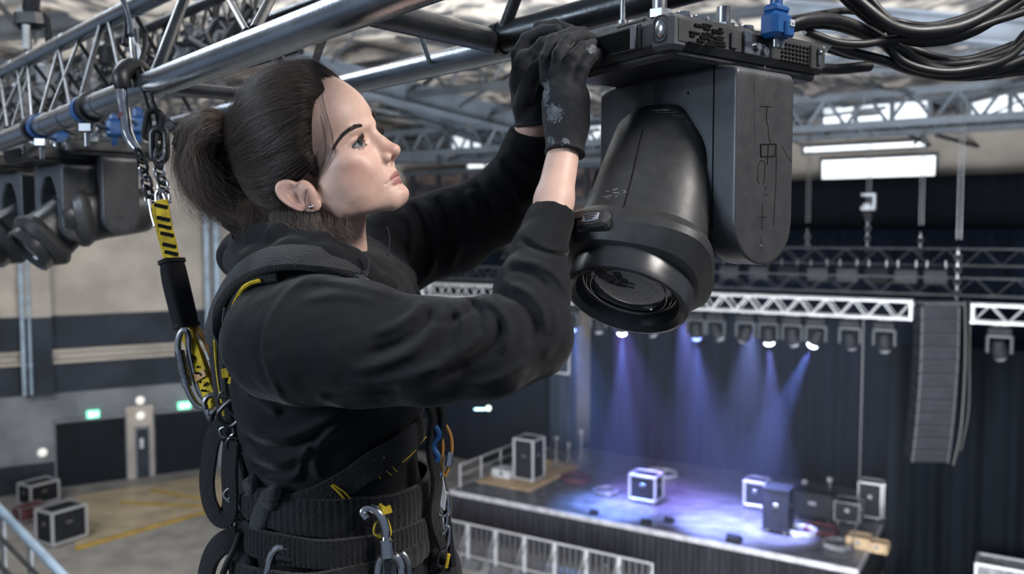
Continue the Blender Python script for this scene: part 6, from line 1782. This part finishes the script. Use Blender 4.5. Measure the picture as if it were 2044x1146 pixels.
pathring('yellow_loop', [(748, 1050, yb+.004), (750, 1068, yb+.004), (778, 1070, yb+.004), (776, 1046, yb+.004), (764, 1030, yb+.006)], .0016, M['yellow']); tag(bpy.context.scene.objects['yellow_loop'], 'thin yellow cord loop behind the front carabiner hook', 'cord loop')
pathring('rear_hook', [(800, 1105, yb+.006), (812, 1118, yb+.006), (816, 1145, yb+.006), (806, 1180, yb+.006), (792, 1160, yb+.006), (788, 1125, yb+.006)], .0042, M['steel']); tag(bpy.context.scene.objects['rear_hook'], 'smaller steel hook tucked right of the front carabiner gate', 'hook')
yd = min(surfY(560, 1120, .014), 1.1)
e = empty('adjuster_buckle', P(568, 1120, yd), 'angular polished buckle on the belt at the bottom frame edge', 'buckle')
pathring('ring', [(538, 1160, yd), (536, 1128, yd), (546, 1102, yd), (562, 1092, yd), (590, 1100, yd), (608, 1108, yd), (606, 1140, yd), (600, 1170, yd)], .0050, M['chrome'], e, closed=True)
b = MB(); b.cyl(P(552, 1112, yd-.002), P(600, 1120, yd-.002), .0055, seg=12); b.box(P(572, 1136, yd+.003), (.034, .005, .020), None, .002); b.build('crossbar', M['black_metal'], e)
# gear hanging at the front edge of the hip
Yf = 1.20
def gear(name, pts, r, m, label, cat, closed=True, seg=9):
    o = pathring(name, pts, r, m, None, closed, seg); return tag(o, label, cat)
gear('carabiner', [(876, 846, Yf), (888, 848, Yf), (899, 868, Yf), (902, 895, Yf), (897, 925, Yf), (888, 950, Yf), (880, 930, Yf), (884, 890, Yf)], .0026, M['amber'], 'thin brass-coloured carabiner dangling in front of the chest strap', 'carabiner')
gear('cord_sling', [(868, 850, Yf-.01), (876, 868, Yf-.01), (864, 890, Yf-.01), (874, 912, Yf-.01), (866, 928, Yf-.01), (878, 950, Yf-.01)], .0046, M['blue'], 'twisted bright blue cord hanging inside the brass carabiner', 'cord', False)
b = MB(); b.box(P(897, 918, Yf-.006), (.010, .004, .022), Matrix.Rotation(.15, 3, 'Y'), .002); tag(b.build('steel_plate', M['chrome']), 'bright steel plate on the lower end of the brass carabiner', 'plate')
b = MB(); b.prism([(-.006, .026), (.006, .024), (.011, -.004), (.008, -.026), (.002, -.02), (-.003, 0)], P(876, 985, Yf-.01), (1, 0, 0), (0, 0, 1), (0, 1, 0), .004, .001); tag(b.build('steel_plate', M['clutter_w']), 'pale pointed metal plate above the hanging chain', 'plate')
for k, (x, y, L, lb) in enumerate(((884, 1006, .034, 'topmost steel link of the chain at her front hip'), (882, 1038, .040, 'second steel link below the pale plate'), (884, 1074, .036, 'third steel link lower on the front hip chain'), (886, 1108, .036, 'dark link just above the frame bottom'))):
    b = MB(); ax = (math.sin(k*.5-.3)*.25, .1, 1); b.link_oval(P(x, y, Yf-.008), ax, (1, .5*(k % 2), 0), L, .016, .0026, 8, 20)
    tag(b.build('chain_link', M['chrome'] if k < 3 else M['black_metal']), lb, 'chain link')
e = empty('hip_pouch', P(895, 1120, 1.2), 'black side pouch hanging at the right edge of the hips', 'pouch')
b = MB(); b.ball(P(884, 1160, 1.24), (.030, .05, .058), 20, 14); b.build('bag', M['webbing'], e)
b = MB(); b.tube(spline([P(860, 812, 1.20), P(868, 840, 1.195), P(862, 900, 1.19), P(872, 960, 1.185), P(866, 1030, 1.185), P(884, 1090, 1.19)]), .0085, 8, flat=(1.2, .5)); b.build('strap', M['webbing'], e)
b = MB(); b.tube(spline([P(880, 812, 1.2), P(884, 850, 1.195), P(872, 905, 1.2), P(886, 980, 1.2), P(896, 1060, 1.2), P(904, 1130, 1.2)]), .0052, 8); b.build('gear_cord', M['black_metal'], e)
b = MB(); b.box(P(893, 1120, 1.185), (.005, .003, .022), Matrix.Rotation(.2, 3, 'Y'), .001); b.build('yellow_tag', M['yellow'], e)

# ---------------------------------------------------------------- fall arrest lanyard and rigging chains at left
Yl = 1.32
e = empty('safety_lanyard', P(355, 580, Yl), 'yellow webbing safety lanyard with black sleeve running up to the truss', 'lanyard')
b = MB(); q = [P(308, 408, 1.36), P(316, 450, 1.35), P(326, 490, 1.345), P(336, 530, 1.34)]; b.strap(spline(q, 5), [Vector((.2, -1, 0))]*16, .010, .004); b.build('thin_strand', M['yellow'], e)
ys = MB(); sp = spline([P(322, 400, 1.345), P(329, 445, 1.34), P(340, 490, 1.335), P(347, 530, 1.33)], 6); ys.strap(sp, [Vector((.1, -1, 0))]*len(sp), .021, .005); yo = ys.build('upper_webbing', M['yellow'], e)
b = MB()
for k, t in enumerate((.12, .3, .42, .55, .68, .8, .92)):
    c = sp[int(t*(len(sp)-1))]; b.box(c+Vector((.001*(k % 2), -.0045, 0)), (.0215, .002, .0058), Matrix.Rotation(.22, 3, 'Y'), .0006)
b.build('black_print', M['mark'], yo)
b = MB(); sp = spline([P(343, 522, 1.33), P(350, 560, 1.325), P(362, 610, 1.315), P(372, 650, 1.31)], 6); b.tube(sp, [.0165, .0185, .0190, .0188, .0185, .0178], 18, flat=(1, .72)); sl = b.build('sleeve', M['trouser'], e)
b = MB()
for t in (0, 1): c = sp[0] if t == 0 else sp[-1]; d = (sp[1]-sp[0]).normalized(); b.tube([c-d*.003, c+d*.003], .0195, 18, flat=(1, .74))
b.build('sleeve_hem', M['webbing'], sl)
b = MB(); sp = spline([P(366, 645, 1.312), P(384, 690, 1.30), P(400, 735, 1.29), P(414, 775, 1.28), P(428, 812, 1.27)], 6); b.strap(sp, [Vector((-.35, -1, .1))]*len(sp), .023, .007); lw = b.build('lower_webbing', M['yellow'], e)
b = MB()
for k in range(11):
    t = .30+.065*k; c = sp[min(len(sp)-1, int(t*len(sp)))]; b.box(c+Vector((-.003+.004*math.sin(k*3), -.0068, .001*k % 3)), (.004+.006*abs(math.sin(k*2.1)), .002, .0035), Matrix.Rotation(k*.8, 3, 'Y'), .0008)
b.build('black_print', M['mark'], lw)
b = MB(); b.strap([sp[int(len(sp)*.55)]+Vector((-.002, -.006, .0)), sp[int(len(sp)*.62)]+Vector((-.002, -.006, 0))], [Vector((-.35, -1, .1))]*2, .024, .003); b.build('keeper', M['amber'], e)
Yc = 1.285
c_ = empty('carabiner', P(380, 735, Yc), 'long silver oval carabiner left of the yellow webbing', 'carabiner')
pathring('frame', [(372, 660, Yc), (361, 664, Yc), (355, 690, Yc), (362, 730, Yc-.004), (374, 775, Yc-.004), (392, 808, Yc-.004), (410, 814, Yc), (412, 802, Yc+.004), (398, 780, Yc+.006), (386, 740, Yc+.008), (378, 700, Yc+.006), (376, 672, Yc+.004)], .0050, M['chrome'], c_, seg=12)
b = MB(); b.tube([P(358, 700, Yc), P(366, 742, Yc-.003), P(374, 772, Yc-.004)], .0072, 14)
for k in range(6): p_ = P(359+2.8*k, 706+11*k, Yc-.001*k); d_ = (P(374, 772, Yc)-P(358, 700, Yc)).normalized(); b.tube([p_-d_*.001, p_+d_*.001], .0078, 14)
b.build('locking_sleeve', M['steel'], c_)
c_ = empty('carabiner', P(412, 710, 1.30), 'amber and dark steel carabiner right of the yellow webbing', 'carabiner')
pathring('frame', [(385, 655, 1.315), (400, 664, 1.31), (414, 690, 1.305), (428, 730, 1.30), (440, 770, 1.29), (444, 800, 1.285), (434, 806, 1.285), (424, 770, 1.295), (408, 720, 1.305), (392, 684, 1.31)], .0042, M['amber'], c_, seg=10)
b = MB(); b.tube([P(424, 716, 1.295), P(434, 748, 1.29), P(441, 780, 1.285)], .0065, 12); b.build('gate', M['steel'], c_)
c_ = empty('swivel_shackle', P(430, 822, 1.25), 'steel swivel shackle joining the lanyard to the back of the harness', 'shackle')
b = MB(); b.link_oval(P(428, 815, 1.26), (.3, 0, -1), (1, .2, .3), .040, .024, .0042, 8, 20); b.build('shackle_bow', M['steel'], c_)
b = MB(); b.cyl(P(416, 826, 1.25), P(446, 818, 1.25), .0048, seg=12); b.cyl(P(414, 826, 1.25), P(419, 825, 1.25), .0075, seg=6); b.build('pin', M['chrome'], c_)
b = MB(); b.link_oval(P(440, 845, 1.22), (.4, 0, -1), (1, .8, 0), .034, .022, .004, 8, 18); b.build('d_ring', M['black_metal'], c_)

e = empty('steel_hook', P(250, 220, 1.5), 'long bent steel hook hanging over the near truss tube', 'hook')
Yk = 1.60
b = MB(); b.tube(spline([P(242, 168, Yk), P(244, 200, Yk-.01), P(250, 232, Yk-.02), P(254, 262, Yk-.03), P(264, 286, Yk-.04), P(276, 302, Yk-.05)], 8), [.0095, .0102, .0100, .0098, .0092, .0070], 14); b.build('rod', M['chrome'], e)
b = MB(); b.tube(spline([P(246, 176, Yk), P(243, 152, Yk+.0), P(256, 136, Yk+.03), P(276, 136, Yk+.06), P(290, 146, Yk+.08)], 8), [.015, .017, .018, .017, .014], 14); b.build('rubber_cover', M['cable'], e)
b = MB(); b.tube([P(247, 228, Yk-.018), P(250, 236, Yk-.02)], .0112, 12); b.build('marker_band', M['maroon'], e)
e2 = empty('wire_loop', P(286, 170, 1.62), 'doubled steel cable loop looped behind the hook over the tube', 'wire loop')
b = MB(); b.tube(spline([P(268, 130, 1.66), P(278, 160, 1.60), P(292, 200, 1.58), P(300, 240, 1.58), P(302, 300, 1.56)]), .0030, 8); b.tube(spline([P(276, 128, 1.66), P(290, 152, 1.60), P(302, 190, 1.58), P(312, 226, 1.58), P(318, 280, 1.56)]), .0030, 8); b.build('wire', M['black_metal'], e2)
for k, (x0, y0, x1, y1, m) in enumerate(((246, 0, 262, 70, 'steel'), (262, 62, 284, 135, 'clutter_w'), (250, 10, 250, 90, 'black_metal'), (270, 60, 272, 140, 'steel'), (290, 70, 280, 130, 'black_metal'))):
    b = MB(); b.tube(spline([P(x0, y0, 1.72), P((x0+x1)/2+3, (y0+y1)/2, 1.7), P(x1, y1, 1.68)]), [.006, .0045, .007], 8)
    tag(b.build('rigging_rod', M[m]), ['thin steel rod at the top edge above the hook', 'pale flat steel rod ending just above the hook cover', 'dark rod left of the pale flat rod', 'steel rod right of the pale flat rod', 'dark rod ending at the hook cover'][k], 'rod')
def chainP(name, pts, L, Wd, r, mats, label, group=None):
    e = empty(name, P(*pts[0]), label, 'chain', group)
    sp = spline([P(*p) for p in pts], 20); ln = [0]
    for i in range(1, len(sp)): ln.append(ln[-1]+(sp[i]-sp[i-1]).length)
    step = L-2.6*r; n = int(ln[-1]/step)
    for k in range(n):
        s = (k+.5)*step; i = min(range(len(ln)), key=lambda j: abs(ln[j]-s)); i = min(max(i, 1), len(sp)-2); d = (sp[i+1]-sp[i-1]).normalized()
        side = Vector((1, -.25, 0)) if k % 2 else Vector((.25, 1, 0))
        b = MB(); b.link_oval(sp[i], d, side, L, Wd, r, 8, 20); b.build('link', M[mats[k % len(mats)]], e)
    return e
chainP('rigging_chain', [(276, 300, 1.55), (284, 330, 1.53), (292, 362, 1.50), (302, 400, 1.46), (312, 420, 1.42)], .034, .0165, .0030, ['black_metal', 'black_metal', 'chrome'], 'left rigging chain from the bent hook to the yellow lanyard')
chainP('rigging_chain', [(318, 268, 1.55), (318, 300, 1.54), (318, 340, 1.50), (326, 372, 1.46), (330, 410, 1.40)], .034, .0165, .0030, ['black_metal', 'chrome'], 'right rigging chain beside the hair bun')
b = MB(); c = P(318, 290, 1.545); b.link_oval(c, (0, 0, 1), (1, 0, 0), .058, .026, .0062, 10, 24); b.link_oval(P(306, 250, 1.57), (.2, 0, 1), (1, .4, 0), .052, .026, .006, 10, 20)
tag(b.build('quick_link', M['black_metal']), 'pair of thick black quick links under the truss tube', 'quick links')
e = empty('lanyard_shackle', P(325, 425, 1.36), 'steel shackle clasping the top of the yellow lanyard', 'shackle')
pathring('bow', [(312, 392, 1.37), (318, 380, 1.37), (328, 390, 1.37), (336, 420, 1.36), (341, 450, 1.355), (334, 462, 1.355), (326, 440, 1.36), (317, 415, 1.365)], .0030, M['chrome'], e)
b = MB(); b.tube([P(298, 398, 1.37), P(304, 430, 1.365), P(310, 452, 1.36)], .0032, 8); b.build('side_bar', M['steel'], e)
b = MB(); b.box(P(326, 412, 1.352), (.013, .006, .022), Matrix.Rotation(.2, 3, 'Y'), .002); b.build('thimble', M['amber'], e)
